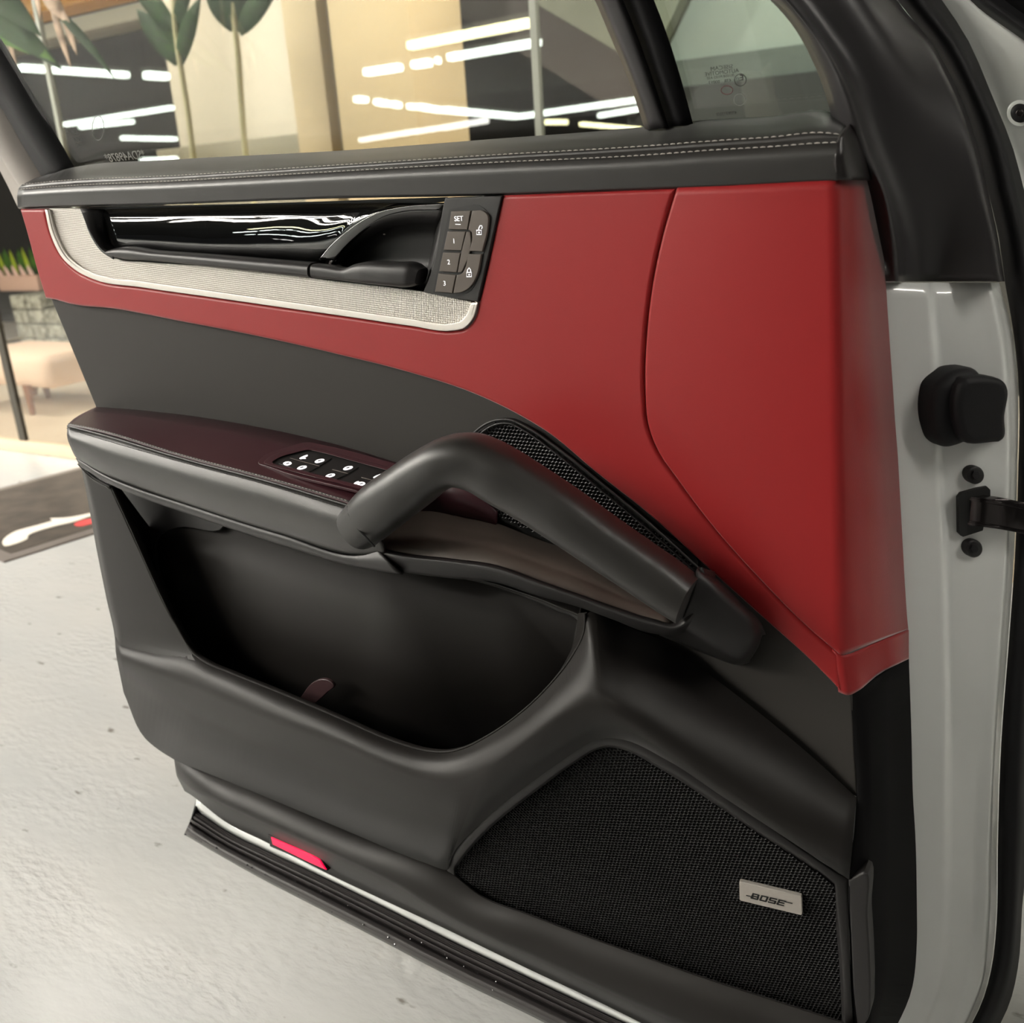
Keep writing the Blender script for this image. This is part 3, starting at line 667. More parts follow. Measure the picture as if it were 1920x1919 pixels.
# tray lip under the handle, sweeping from the armrest to the end cap
l0 = [(706, 1030, .078), (760, 1038, .078), (850, 1048, .076), (932, 1060, .074), (1005, 1086, .072), (1085, 1114, .068), (1150, 1137, .064), (1223, 1160, .06), (1267, 1168, .056), (1290, 1146, .05), (1306, 1105, .044), (1308, 1066, .04)]
l1 = [(708, 1036, .084), (760, 1046, .084), (850, 1056, .082), (932, 1070, .080), (1005, 1094, .078), (1085, 1122, .074), (1150, 1146, .070), (1223, 1170, .066), (1272, 1176, .062), (1300, 1152, .056), (1315, 1110, .05), (1315, 1064, .046)]
l2 = [(713, 1066, .07), (760, 1075, .07), (850, 1086, .068), (932, 1094, .066), (1005, 1118, .062), (1085, 1140, .058), (1150, 1164, .054), (1215, 1188, .048), (1274, 1190, .048), (1312, 1160, .046), (1330, 1112, .042), (1325, 1068, .04)]
l3 = [(740, 1060, .0), (790, 1070, .0), (870, 1080, .0), (945, 1085, .0), (1015, 1105, .0), (1095, 1128, .0), (1160, 1150, .0), (1225, 1175, .0), (1290, 1180, .01), (1330, 1150, .01), (1345, 1110, .01), (1340, 1072, .01)]
loft('handle_tray_lip', [l0, l1, l2, l3], M['plastic'], door, m=6, rnd=[0.004, 0.006])
t0 = [(700, 975, .0), (806, 954, .0), (873, 968, .0), (917, 977, .0), (1005, 1010, .0), (1077, 1036, .0), (1150, 1078, .0), (1262, 1140, .0)]
t1 = [(716, 1026, .074), (806, 1046, .073), (880, 1055, .072), (935, 1064, .070), (1010, 1090, .068), (1085, 1118, .064), (1150, 1140, .060), (1262, 1168, .054)]
loft('handle_tray', [t0, t1], M['tray'], door, m=6)
loft('handle_inner_wall', [[(640, 850, .004), (760, 880, .004), (880, 918, .004), (930, 960, .004)], [(690, 985, .004), (780, 965, .004), (873, 970, .004), (930, 984, .004)]], M['satin'], door)
cap_t = [(1303, 1070), (1330, 1086), (1380, 1133), (1420, 1172), (1430, 1188)]
cap_m = [(1292, 1130), (1315, 1140), (1365, 1175), (1412, 1215), (1420, 1222)]
cap_b = [(1262, 1180), (1290, 1196), (1345, 1222), (1395, 1245), (1404, 1236)]
loft('handle_end_cap', [W([(1310, 1062), (1340, 1082), (1390, 1130), (1428, 1170), (1436, 1190)], 0.0), [(1308, 1066, .05), (1330, 1084, .047), (1380, 1131, .036), (1418, 1169, .026), (1430, 1188, .012)],
                        [(1300, 1112, .058), (1322, 1126, .055), (1370, 1168, .044), (1408, 1204, .032), (1424, 1212, .014)], [(1274, 1170, .054), (1300, 1186, .051), (1345, 1215, .042), (1388, 1238, .03), (1408, 1236, .014)],
                        [(1240, 1190, .03), (1270, 1202, .028), (1330, 1226, .02), (1386, 1246, .012), (1404, 1242, .006)], W([(1236, 1192), (1270, 1206), (1330, 1230), (1390, 1247), (1408, 1242)], 0.0)],
     M['plastic'], door, m=6, rnd=[0.008, 0.02, 0.008, 0.003], smooth=60)

# --- lower panel with the storage pocket
inner = [(203, 905), (247, 1000), (291, 1098), (334, 1184), (362, 1228), (384, 1244), (430, 1264), (517, 1299), (630, 1347), (742, 1395), (800, 1411), (835, 1413), (870, 1405), (905, 1388), (960, 1352), (1030, 1288), (1075, 1230), (1096, 1186), (1098, 1152)]
in_w = [.062, .062, .062, .062, .066, .07, .072, .074, .076, .078, .078, .078, .078, .078, .076, .07, .062, .056, .05]
left = [(151, 870), (172, 985), (190, 1080), (207, 1150), (216, 1195), (216, 1196)]
loft('pocket_rear_wall', [[(151, 870, .05), (163, 930, .051), (180, 1025, .052), (200, 1125, .054), (215, 1195, .056), (217, 1224, .06)], [(158, 882, .062), (172, 935, .062), (190, 1028, .062), (210, 1130, .063), (224, 1198, .065), (226, 1224, .07)],
                          [(203, 905, .062), (228, 960, .062), (262, 1034, .062), (312, 1142, .062), (362, 1228, .066), (367, 1240, .07)], [(207, 908, .058), (232, 960, .056), (268, 1034, .056), (320, 1142, .056), (370, 1226, .06), (376, 1238, .064)]], M['soft'], door, m=6, rnd=[0.006, 0.003])
loft('pocket_cap_line', [[(148, 868, .05), (172, 888, .05), (204, 906, .05)], [(150, 870, .066), (172, 892, .066), (204, 911, .066)], [(153, 880, .066), (173, 900, .064), (206, 918, .064)]], M['soft'], door, rnd=0.003)
# shelf edge of the pocket -> crest -> outer face -> lower edge (columns correspond)
c_in = [(216, 1194, .058), (290, 1216, .064), (362, 1228, .066), (390, 1247, .070), (430, 1264, .072), (517, 1299, .074), (630, 1347, .076), (742, 1395, .078), (800, 1411, .078), (835, 1413, .078), (870, 1405, .078), (905, 1388, .078), (960, 1352, .076), (1030, 1288, .070), (1075, 1230, .062), (1096, 1186, .056), (1100, 1152, .048),
        (1187, 1180, .024), (1250, 1206, .012), (1330, 1265, .006), (1440, 1350, .002), (1540, 1435, .0), (1606, 1496, -.004)]
c_cr = [(217, 1226, .078), (290, 1254, .082), (362, 1282, .084), (390, 1294, .086), (430, 1311, .088), (517, 1347, .092), (630, 1388, .094), (742, 1436, .096), (795, 1452, .096), (832, 1457, .096), (870, 1452, .096), (912, 1434, .096), (985, 1386, .096), (1045, 1341, .094), (1072, 1326, .092), (1096, 1318, .090), (1121, 1318, .088),
        (1150, 1325, .086), (1185, 1342, .082), (1253, 1386, .072), (1360, 1460, .056), (1470, 1532, .042), (1598, 1590, .022)]
c_lo = [(232, 1300, .070), (272, 1385, .060), (325, 1424, .054), (370, 1443, .054), (410, 1459, .055), (482, 1488, .056), (570, 1525, .058), (665, 1565, .060), (740, 1597, .060), (800, 1620, .060), (838, 1632, .058), (842, 1615, .066), (905, 1541, .076), (991, 1472, .080), (1040, 1437, .080), (1076, 1412, .080), (1115, 1390, .079),
        (1136, 1385, .078), (1170, 1388, .076), (1247, 1424, .068), (1345, 1488, .056), (1455, 1560, .042), (1592, 1650, .024)]
lp = loft('lower_panel', [c_in, c_cr, c_lo], M['soft'], door, m=6, rnd=[0.012], smooth=70, solid=0.004)
# bowl of the pocket
ring0 = cr(keyed([(p[0], p[1], w) for p, w in zip(inner, in_w)]), 4)
n0 = len(ring0); tt = np.linspace(0, 1, n0)
back_px = [(290, 1005), (292, 1060), (306, 1110), (330, 1170), (360, 1215), (400, 1240), (450, 1260), (540, 1300), (640, 1345), (740, 1390), (800, 1400), (835, 1400), (865, 1392), (895, 1376), (945, 1342), (1012, 1280), (1060, 1226), (1082, 1186), (1086, 1150)]
back_w = [.004] * 14 + [.012, .026, .036, .040, .040]
ring2 = cr(keyed([(p[0], p[1], w) for p, w in zip(back_px, back_w)]), 4)
sink = np.interp(tt, [0, .2, .3, .6, .72, 1], [0, 0.0, .05, .06, .03, 0])
ring2b = ring2 - np.outer(sink, [0, 0, 1])
ring1 = ring0 + np.array([0, 0.008, 0]); ring1[:, 2] -= 0.001
arr = np.array([ring0, ring1, ring2b]); arr = round_v(arr, [0.004])
bm = grid_bm(arr, face_to=tuple(ring0.mean(0) + np.array([0, -0.4, 0.3])))
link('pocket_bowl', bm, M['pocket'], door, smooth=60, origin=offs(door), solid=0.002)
bw = [p for p in ring2b] + [P(1090, 1120, .01), P(900, 1060, .004), P(700, 1010, .004), P(450, 960, .004), P(330, 975, .004), P(300, 990, .004)]
bmb = bmesh.new(); cap_fill(bmb, [bmb.verts.new(p) for p in bw], (0, -1, 0)); bmb.normal_update()
if sum(f.normal.y * f.calc_area() for f in bmb.faces) > 0: bmesh.ops.reverse_faces(bmb, faces=bmb.faces)
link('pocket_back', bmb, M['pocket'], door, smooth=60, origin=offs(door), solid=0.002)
slab('pocket_side_backing', [(200, 900, 'c'), (420, 930), (420, 985), (330, 990), (295, 1010), (296, 1080), (330, 1170, 'c'), (380, 1240, 'c'), (350, 1210)], M['plastic'], door, w=0.012, depth=0.004, bevel=0.001)
loft('pocket_upper_rim', [[(830, 1080, .012), (895, 1092, .014), (968, 1115, .018), (1040, 1145, .024), (1090, 1172, .032), (1098, 1196, .038)], [(838, 1076, .02), (900, 1088, .022), (972, 1110, .026), (1046, 1138, .034), (1096, 1166, .042), (1104, 1190, .046)], [(860, 1060, .0), (930, 1075, .0), (1000, 1095, .0), (1070, 1118, .01), (1106, 1140, .02), (1110, 1160, .03)]], M['soft'], door, rnd=0.003)
slab('pocket_divider', [(560, 1312, 'c'), (590, 1278), (598, 1275), (620, 1279), (625, 1284), (612, 1300), (588, 1322, 'c')], mat('plum_glow_plastic', S((66, 46, 48)), 0.4), door, w=0.03, depth=0.004, bevel=0.0012)  # purplish glow on the tab put into its colour

# --- kick strip along the bottom
k_t = [(326, 1422, .034), (336, 1428, .043), (405, 1457, .045), (482, 1487, .046), (665, 1564, .048), (838, 1633, .050), (901, 1682, .054), (990, 1717, .052), (1076, 1750, .05), (1210, 1798, .046), (1333, 1841, .042), (1460, 1882, .036), (1580, 1921, .03), (1660, 1950, .02)]
k_m = [(331, 1455, .034), (358, 1479, .050), (412, 1503, .060), (470, 1530, .062), (600, 1588, .064), (740, 1656, .065), (830, 1712, .064), (915, 1756, .062), (991, 1789, .056), (1120, 1848, .052), (1247, 1904, .048), (1380, 1962, .042), (1500, 2010, .036), (1600, 2050, .026)]
k_b = [(346, 1484, .0), (366, 1497, .02), (420, 1540, .022), (500, 1580, .024), (621, 1642, .026), (740, 1698, .026), (847, 1748, .026), (925, 1786, .024), (1000, 1822, .022), (1120, 1878, .02), (1240, 1937, .018), (1380, 2000, .014), (1500, 2050, .01), (1600, 2090, .004)]
loft('kick_strip', [k_t, k_m, k_b], M['soft'], door, m=6, rnd=[0.006], smooth=60)
# reflector lamp
slab('warning_reflector', [(508, 1571, 'c'), (584, 1604, 'c'), (599, 1613, 'c'), (611, 1632, 'c'), (580, 1618, 'c'), (511, 1584, 'c')], M['lens'], door, w=0.046, depth=0.012, bevel=0.0008)['label'] = 'glowing red warning reflector'
slab('reflector_frame', [(502, 1566, 'c'), (586, 1600, 'c'), (602, 1609, 'c'), (614, 1634, 'c'), (580, 1620, 'c'), (506, 1588, 'c')], M['dark'], door, w=0.0445, depth=0.012, bevel=0.0008)
# painted lower edge and rubber sill seal
p0 = [(368, 1494, .0), (431, 1542, .0), (500, 1578, .0), (621, 1640, .0), (737, 1694, .0), (847, 1746, .0), (1000, 1820, .0), (1240, 1936, .0), (1400, 2010, .0)]
p1 = [(367, 1510, .004), (431, 1556, .004), (500, 1590, .004), (621, 1648, .004), (737, 1705, .004), (847, 1760, .004), (1000, 1832, .004), (1240, 1944, .004), (1400, 2020, .004)]
p2 = [(363, 1524, -.004), (431, 1567, -.004), (500, 1601, -.004), (621, 1657, -.004), (737, 1714, -.004), (847, 1769, -.004), (1000, 1842, -.004), (1240, 1956, -.004), (1400, 2030, -.004)]
loft('painted_sill', [p0, p1, p2], M['white'], door, m=6, rnd=0.004)
ms = mat('ribbed_rubber', S((58, 54, 54)), 0.42)
q_rows = []
ql_t = [(364, 1521), (431, 1565), (500, 1598), (621, 1655), (737, 1712), (847, 1767), (1000, 1840), (1240, 1953), (1400, 2030)]
ql_b = [(346, 1566), (414, 1606), (482, 1644), (590, 1700), (710, 1762), (847, 1834), (1000, 1908), (1120, 1970), (1300, 2060)]
prof = [(0, -.004), (.06, .006), (.14, .004), (.18, .008), (.26, .009), (.30, .006), (.34, .011), (.44, .012), (.48, .008), (.56, .017), (.68, .024), (.82, .027), (.94, .022), (1.0, .004)]
for t, w in prof: q_rows.append([(a[0] + (b[0]-a[0])*t, a[1] + (b[1]-a[1])*t, w) for a, b in zip(ql_t, ql_b)])
loft('sill_seal', q_rows, ms, door, m=6, rnd=0.0015, smooth=60)
loft('sill_seal_end', [[(369, 1494, -.01), (358, 1535, -.01), (345, 1566, -.01)], [(367, 1512, .004), (357, 1540, .012), (346, 1566, .02)]], M['rubber'], door)
bm = bmesh.new()
for k in range(40):
    t = random.random(); i = int(t * 6); a = t * 6 - i; v = random.choice([.3, .45, .52, .8, .9])
    T = np.array(ql_t[i]) * (1 - a) + np.array(ql_t[i+1]) * a; B = np.array(ql_b[i]) * (1 - a) + np.array(ql_b[i+1]) * a
    c = T + (B - T) * v; w = np.interp(v, [q[0] for q in prof], [q[1] for q in prof])
    bmesh.ops.create_icosphere(bm, subdivisions=1, radius=random.uniform(.0006, .0017), matrix=Matrix.Translation(P(c[0], c[1], w + .0005)))
o = link('water_drops', bm, mat('water_bead', S((70, 68, 70)), 0.08), door, origin=offs(door)); o['kind'] = 'stuff'

# --- speaker
rim0 = [(838, 1634, .050, 'c'), (840, 1618, .058), (846, 1607, .064), (905, 1540, .074), (991, 1471, .078), (1076, 1412, .078), (1117, 1389, .077), (1138, 1384, .076), (1170, 1388, .074), (1247, 1424, .068), (1345, 1488, .056), (1418, 1536, .046), (1568, 1639, .026), (1590, 1651, .022, 'c'), (1592, 1780, .022), (1600, 1940, .022)]
rim1 = [(852, 1642, .052, 'c'), (851, 1628, .056), (858, 1616, .060), (916, 1550, .070), (1000, 1482, .074), (1083, 1423, .074), (1120, 1402, .073), (1139, 1398, .072), (1165, 1401, .070), (1240, 1438, .064), (1338, 1501, .052), (1408, 1549, .044), (1552, 1646, .026), (1566, 1658, .024, 'c'), (1578, 1790, .022), (1586, 1940, .022)]
rim2 = [(856, 1643, .044, 'c'), (855, 1630, .048), (862, 1619, .052), (919, 1554, .062), (1003, 1486, .066), (1085, 1427, .066), (1121, 1406, .065), (1139, 1402, .064), (1163, 1405, .062), (1237, 1442, .056), (1335, 1505, .045), (1404, 1553, .037), (1546, 1650, .019), (1560, 1660, .017, 'c'), (1572, 1790, .015), (1580, 1940, .015)]
loft('speaker_rim', [rim0, rim1, rim2], M['plastic'], door, m=5, rnd=[0.002], smooth=60)

sp0, sp1, sp2 = P(1139, 1402, .064), P(860, 1622, .051), P(1572, 1760, .016)
sn = np.cross(sp1 - sp0, sp2 - sp0); sn /= np.linalg.norm(sn)
if sn[1] > 0: sn = -sn
def SP(x, y, lift=0.0): return on_plane(x, y, sp0 + sn * lift, sn)
mesh_o = [(855, 1643), (854, 1630), (861, 1619), (918, 1554), (1002, 1486), (1084, 1427), (1121, 1406), (1139, 1402), (1164, 1405), (1238, 1442), (1336, 1505), (1405, 1553), (1548, 1650), (1562, 1662, 'c'), (1574, 1790), (1583, 1930, 'c'), (1460, 1900), (1333, 1855), (1210, 1812), (1076, 1764), (960, 1722), (905, 1698, 'c')]
slab('speaker_backing', mesh_o, M['ink'], door, depth=0.006, bevel=0, nrm=tuple(sn), fn=lambda x, y: SP(x, y, -0.0035))
hexgrille('speaker_grille', mesh_o, sp0 + sn * -0.0015, sn, 0.0041, M['web'], door, wall=0.22, ang=0.25)
bz = lambda x, y: (820 + x / 2.341, 1340 + y / 2.341)
badge = slab('speaker_badge', [(*bz(1325, 738), 'c'), (*bz(1330, 735), 'c'), (*bz(1594, 799), 'c'), (*bz(1599, 804), 'c'), (*bz(1601, 878), 'c'), (*bz(1596, 883), 'c'), (*bz(1331, 819), 'c'), (*bz(1326, 814), 'c')], M['badge'], door, depth=0.004, bevel=0.0006, m=1, nrm=tuple(sn), fn=lambda x, y: SP(x, y, 0.003))
badge['label'] = 'silver name plate with black lettering'
bx = SP(*bz(1598, 840)) - SP(*bz(1326, 776)); bx /= np.linalg.norm(bx)
bu = np.cross(sn, bx); bu = bu if bu[2] > 0 else -bu
bc = SP(*bz(1456, 815), 0.0033)
cw, ch, sh, tk = 0.0062, 0.0064, 0.32, 0.00155       # letter width, height, slant, stroke
glyphs = {'B': [(0, 0, 0, 1), (0, 1, .82, 1), (0, .5, .92, .5), (0, 0, .9, 0), (.86, .95, .86, .55), (.92, .45, .92, .05)],
          'O': [(.04, .06, .04, .94), (.04, 1, .92, 1), (.04, 0, .92, 0), (.92, .94, .92, .06)],
          'S': [(.04, 1, .95, 1), (.04, .95, .04, .5), (.04, .5, .92, .5), (.92, .5, .92, .05), (0, 0, .92, 0)],
          'E': [(.04, 0, .04, 1), (.04, 1, 1.0, 1), (.04, .5, .85, .5), (.04, 0, .95, 0)]}
def letter(ch_, u0):
    bm = bmesh.new()
    for x0, y0, x1, y1 in glyphs[ch_]:
        def pt(x, y): 
            v = (y - .5) * ch; return bc + bx * (u0 + x * cw + v * sh) + bu * v
        A, B = pt(x0, y0), pt(x1, y1); d_ = (B - A) / np.linalg.norm(B - A); n_ = np.cross(sn, d_)
        hw_ = tk * (.42 if abs(y0 - y1) < .01 else .55); e_ = d_ * tk * .4
        slab_bm(np.array([A - e_ - n_ * hw_, B + e_ - n_ * hw_, B + e_ + n_ * hw_, A - e_ + n_ * hw_]) + sn * .0002, sn, .0004, 0, bm=bm)
    o = link('lettering', bm, M['ink'], badge, origin=offs(badge))
for i, c_ in enumerate('BOSE'): letter(c_, -0.0162 + i * 0.0083)
for a, b, dz in ((-.0222, -.0150, -.0012), (.0145, .0222, .0026)):
    bm = tube_bm([bc + bx * a + bu * dz, bc + bx * b + bu * dz], 0.0005, 6); link('lettering_stroke', bm, M['ink'], badge, origin=offs(badge))

# --- dark front edge of the trim
loft('trim_front_edge', [[(1594, 1303, -.008), (1602, 1400, -.008), (1608, 1497, -.004), (1606, 1560, .008), (1594, 1648, .022), (1596, 1750, .02), (1600, 1850, .02), (1606, 1960, .02)],
                         [(1620, 1288, -.02), (1626, 1400, -.015), (1630, 1497, -.01), (1630, 1560, -.004), (1628, 1648, .004), (1634, 1750, .004), (1634, 1850, .004), (1630, 1960, .004)],
                         [(1704, 1234, -.078), (1709, 1380, -.078), (1712, 1497, -.078), (1716, 1562, -.078), (1719, 1690, -.078), (1719, 1770, -.078), (1711, 1850, -.078), (1664, 1960, -.078)]], M['edge'], door, m=6, rnd=0.006)
slab('front_flange', [(1590, 1652, 'c'), (1620, 1637), (1626, 1720), (1631, 1806), (1632, 1860), (1626, 1915), (1608, 1935, 'c'), (1600, 1860), (1596, 1780)], M['plastic'], door, w=0.023, depth=0.02, bevel=0.002)

# --- bump stop, check strap, bolts on the hinge end
def HP(px, py):      # a depth on the hinge end, interpolated across its folds
    return np.interp(px, [1692, 1762, 1862, 1888, 1906], [-.085, -.110, -.138, -.143, -.165])
hn = np.array([0.72, -0.69, 0.0])
def hslab(name, pts, m_, par, lift, depth, bevel, m=6, c=(1830, 800)):
    p0 = P(c[0], c[1], HP(*c)) + hn * lift
    return slab(name, pts, m_, par, depth=depth, bevel=bevel, m=m, nrm=tuple(hn), fn=lambda x, y: on_plane(x, y, p0, hn), seg=4)
hslab('bump_stop', [(1759, 745), (1764, 727), (1785, 705), (1815, 693), (1836, 693), (1849, 705, 'c'), (1888, 716), (1894, 724), (1890, 780), (1884, 828), (1878, 832, 'c'), (1819, 832, 'c'), (1800, 839), (1781, 842), (1766, 831), (1759, 810)], M['rubber'], door, 0.016, 0.03, 0.010, c=(1825, 770))
hslab('bump_stop_block', [(1812, 712), (1850, 706, 'c'), (1888, 717), (1893, 724), (1889, 780), (1884, 827), (1878, 831, 'c'), (1815, 831)], M['rubber'], door, 0.024, 0.02, 0.006, c=(1850, 770))
for cy, cx in ((892, 1831), (1030, 1828)):
    ring = [(cx + 16 * math.cos(a), cy + 17 * math.sin(a)) for a in np.linspace(0, 2 * math.pi, 12, endpoint=False)]
    b_ = hslab('hinge_bolt', ring, M['dark'], door, 0.004, 0.012, 0.002, m=2, c=(cx, cy))
    hexr = [(cx + 8 * math.cos(a), cy + 9 * math.sin(a), 'c') for a in np.linspace(0, 2 * math.pi, 6, endpoint=False)]
    hslab('bolt_socket', hexr, M['rubber'], b_, 0.006, 0.004, 0.0008, m=1, c=(cx, cy))
hslab('strap_opening', [(1798, 933, 'c'), (1804, 925, 'c'), (1850, 912, 'c'), (1857, 919, 'c'), (1857, 985, 'c'), (1850, 993, 'c'), (1806, 1007, 'c'), (1799, 1000, 'c')], M['ink'], door, 0.0025, 0.004, 0.0, c=(1828, 960))
sa = cr(keyed([(1812, 955, -.128), (1855, 960, -.124), (1920, 972, -.14), (2010, 990, -.165)]), 6)
def strap(dz, h, d, name):
    bm = bmesh.new(); rings = []
    for p in sa:
        rings.append([bm.verts.new(p + np.array(v)) for v in ((-d*.7, -d*.7, h + dz), (d*.7, d*.7, h + dz), (d*.7, d*.7, -h + dz), (-d*.7, -d*.7, -h + dz))])
    for A, B in zip(rings, rings[1:]):
        for k in range(4): bm.faces.new((A[k], A[(k+1) % 4], B[(k+1) % 4], B[k]))
    bmesh.ops.recalc_face_normals(bm, faces=bm.faces)
    bmesh.ops.bevel(bm, geom=[e for e in bm.edges if len(e.link_faces) == 2 and e.calc_face_angle() > 0.6], offset=0.0012, segments=2, affect='EDGES')
    return link(name, bm, M['metal'], door, smooth=40, origin=offs(door))
strap(0.0, 0.0105, 0.006, 'check_strap'); strap(0.0115, 0.002, 0.008, 'check_strap_rail'); strap(-0.0115, 0.002, 0.008, 'check_strap_rail')

# --- stamps on the glass (read from outside, so mirrored here)
def gtxt(par, s, x, y, size, m_=M['etch'], rot=-0.02, **k):
    return text_mesh('glass_stamp', s, m_, par, on_plane(x, y, GP + gn * 0.0003, gn), size, xdir=(1, 0, 0), zdir=np.cross(gn, [1, 0, 0]) * -1 if np.cross(gn, [1, 0, 0])[2] < 0 else np.cross(gn, [1, 0, 0]), mirror=True, extr=0.0001, **k)
gtxt(qg, 'SISECAM', 1353, 127, 0.0044, wide=1.15); gtxt(qg, 'AUTOMOTIVE', 1353, 136, 0.0044, wide=1.05)
gtxt(qg, '001058 M102-A32', 1351, 144, 0.0030, wide=1.05); gtxt(qg, '43R - 00033', 1350, 153, 0.0036, wide=1.1)
gtxt(qg, 'E', 1391, 146, 0.006, bold=0.0002); gtxt(qg, '37', 1384, 149, 0.004)
gtxt(qg, '4708332003', 1362, 213, 0.0036)
def gring(par, x, y, rx, ry, m_, r=0.00035):
    bm = tube_bm([on_plane(x + rx * math.cos(a), y + ry * math.sin(a), GP + gn * 0.0003, gn) for a in np.linspace(0, 2 * math.pi, 20, endpoint=False)], r, 5, closed=True)
    return link('glass_stamp_ring', bm, m_, par, origin=offs(par))
gring(qg, 1388, 150, 11, 11, M['etch']); gring(qg, 1363, 169, 11, 8, mat('etched_print_red', S((110, 60, 66)), 0.6)); gring(qg, 1387, 187, 11, 11, M['etch_light'], 0.0002)
gtxt(glass_main, '*SDA49878*', 234, 294, 0.0145, M['etch_light'], wide=1.0)
for s_, x, y, z in (('A5', 121, 224, .006), ('E', 124, 244, .009), ('43R', 140, 249, .008), ('0029', 146, 262, .007), ('M2', 147, 272, .006)): gtxt(glass_main, s_, x, y, z, M['etch'], bold=0.0003)
gring(glass_main, 184, 240, 11, 23, M['etch_light'], 0.0005); gring(glass_main, 179, 229, 10, 10, M['etch_light'], 0.0003)

#==================================================================== THE CAR BODY beside the door
BY = 1.12
body = thing('car', 'white car whose front door stands open, seen at the hinge side with a black bolt', 'car', (0.2, BY + 0.1, 0.0))
b_l = [(1700, -60), (1745, 0), (1790, 70), (1830, 150), (1860, 230), (1885, 310), (1905, 420), (1915, 560)]
b_m = [(1742, -60), (1790, 0), (1838, 70), (1880, 150), (1908, 230), (1935, 310), (1965, 420), (1985, 560)]
b_r = [(1780, -60), (1822, 0), (1898, 58), (1925, 77), (1980, 120), (2040, 200), (2100, 330), (2150, 560)]
loft('fender', [W(b_l, D0 - BY), W(b_m, D0 - BY - .03), W(b_r, D0 - BY - .02), W([(p[0] + 4, p[1] - 6) for p in b_r], D0 - BY - .06)], M['white'], body, n=40, rnd=[0.02, 0.01], smooth=70)
loft('body_seal', [W([(p[0] - 2, p[1] + 1) for p in b_r], D0 - BY - .018), W([(p[0] + 18, p[1] - 8) for p in b_r], D0 - BY + .004), W([(p[0] + 42, p[1] - 18) for p in b_r], D0 - BY - .03)], M['rubber'], body, n=40, rnd=0.01, smooth=70)
loft('windscreen_pillar', [W([(p[0] + 36, p[1] - 14) for p in b_r], D0 - BY - .04), W([(p[0] + 90, p[1] - 40) for p in b_r], D0 - BY - .03), W([(p[0] + 260, p[1] - 100) for p in b_r], D0 - BY - .10)], M['rubber'], body, n=40, rnd=0.01, smooth=70)
def bp(x, y, w=0.0): return on_plane(x, y, P(1905, 207, D0 - BY - .012 + w), np.array([0, -1.0, 0]))
def bring(name, r, m_, par, w, depth, bevel, k=14):
    return slab(name, [(1912 + r * math.cos(a), 212 + r * math.sin(a)) for a in np.linspace(0, 2 * math.pi, k, endpoint=False)], m_, par, depth=depth, bevel=bevel, m=2, fn=lambda x, y: bp(x, y, w))
bring('bolt_washer', 25, M['white'], body, 0.003, 0.03, 0.002)
bl = bring('bolt_head', 18, M['rubber'], body, 0.010, 0.03, 0.003); bring('bolt_socket', 8, M['metal'], bl, 0.0115, 0.004, 0.001, 6)
# unseen rest of the car; roof, dash, seat and sill added to block light
slab('door_jamb', [(1975, 560, 'c'), (2010, 260), (2120, 160, 'c'), (2420, 160, 'c'), (2420, 1500, 'c'), (1990, 1700, 'c')], M['white'], body, w=D0 - BY - .05, depth=0.05, bevel=0.01)
def prism(name, pts, z0, z1, m_, bev=0.02):
    bm = slab_bm(np.array([(x, y, z1) for x, y in pts]), (0, 0, 1), z1 - z0, bev, back=True); return link(name, bm, m_, body, smooth=50, origin=offs(body))
prism('roof', [(-0.42, 0.50), (-1.30, -1.4), (-1.62, -2.6), (-0.2, -3.2), (1.15, -0.1)], 1.60, 1.66, M['white'])
prism('unseen_dashboard', [(0.42, 1.12), (0.34, 0.86), (1.30, 0.40), (1.50, 0.65)], 0.35, 1.02, M['dark'])
prism('unseen_driver_seat', [(-0.34, -0.22), (-0.62, -0.85), (0.05, -1.15), (0.42, -0.50)], 0.25, 0.72, M['dark'], 0.08)
prism('sill', [(-0.42, 0.34), (-1.20, -1.4), (-1.05, -1.48), (-0.26, 0.26)], 0.2, 0.38, M['dark'])
prism('jamb_bounce_panel', [(0.13, 1.12), (0.17, 1.12), (0.17, 0.94), (0.13, 0.94)], 0.30, 1.22, M['white'], 0.008)  # unseen white panel added to bounce light onto the hinge end

#==================================================================== THE HALL AND THE SHOP BEHIND
# hall lamps: read in the partition as mirror images, so each hangs mirrored about the pane
ZL = 3.2
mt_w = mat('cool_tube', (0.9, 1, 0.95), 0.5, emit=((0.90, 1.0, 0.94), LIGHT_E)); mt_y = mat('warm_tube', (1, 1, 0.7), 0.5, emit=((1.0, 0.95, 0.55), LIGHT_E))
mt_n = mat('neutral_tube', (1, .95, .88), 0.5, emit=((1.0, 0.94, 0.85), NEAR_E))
M['housing'] = mat('lamp_housing', S((150, 148, 144)), 0.5)
def lamp(a, b, wid, m_, label, group, drop=0.55):
    a = Vector(a); b = Vector(b); c = (a + b) / 2; L = (b - a).length
    t = thing('ceiling_light', label, 'ceiling light', c, group)
    t.rotation_euler = (0, 0, math.atan2(b.y - a.y, b.x - a.x))
    link('diffuser', box_bm((0, 0, 0), (L, wid, wid * 0.7), bevel=wid * 0.2), m_, t)
    link('housing', box_bm((0, 0, wid * 0.55), (L, wid * 1.15, wid * 0.4)), M['housing'], t)
    for s in (-1, 1):
        link('suspension_wire', tube_bm([(s * L * 0.4, 0, wid * .7), (s * L * 0.4, 0, drop)], 0.01, 6), M['metal'], t)
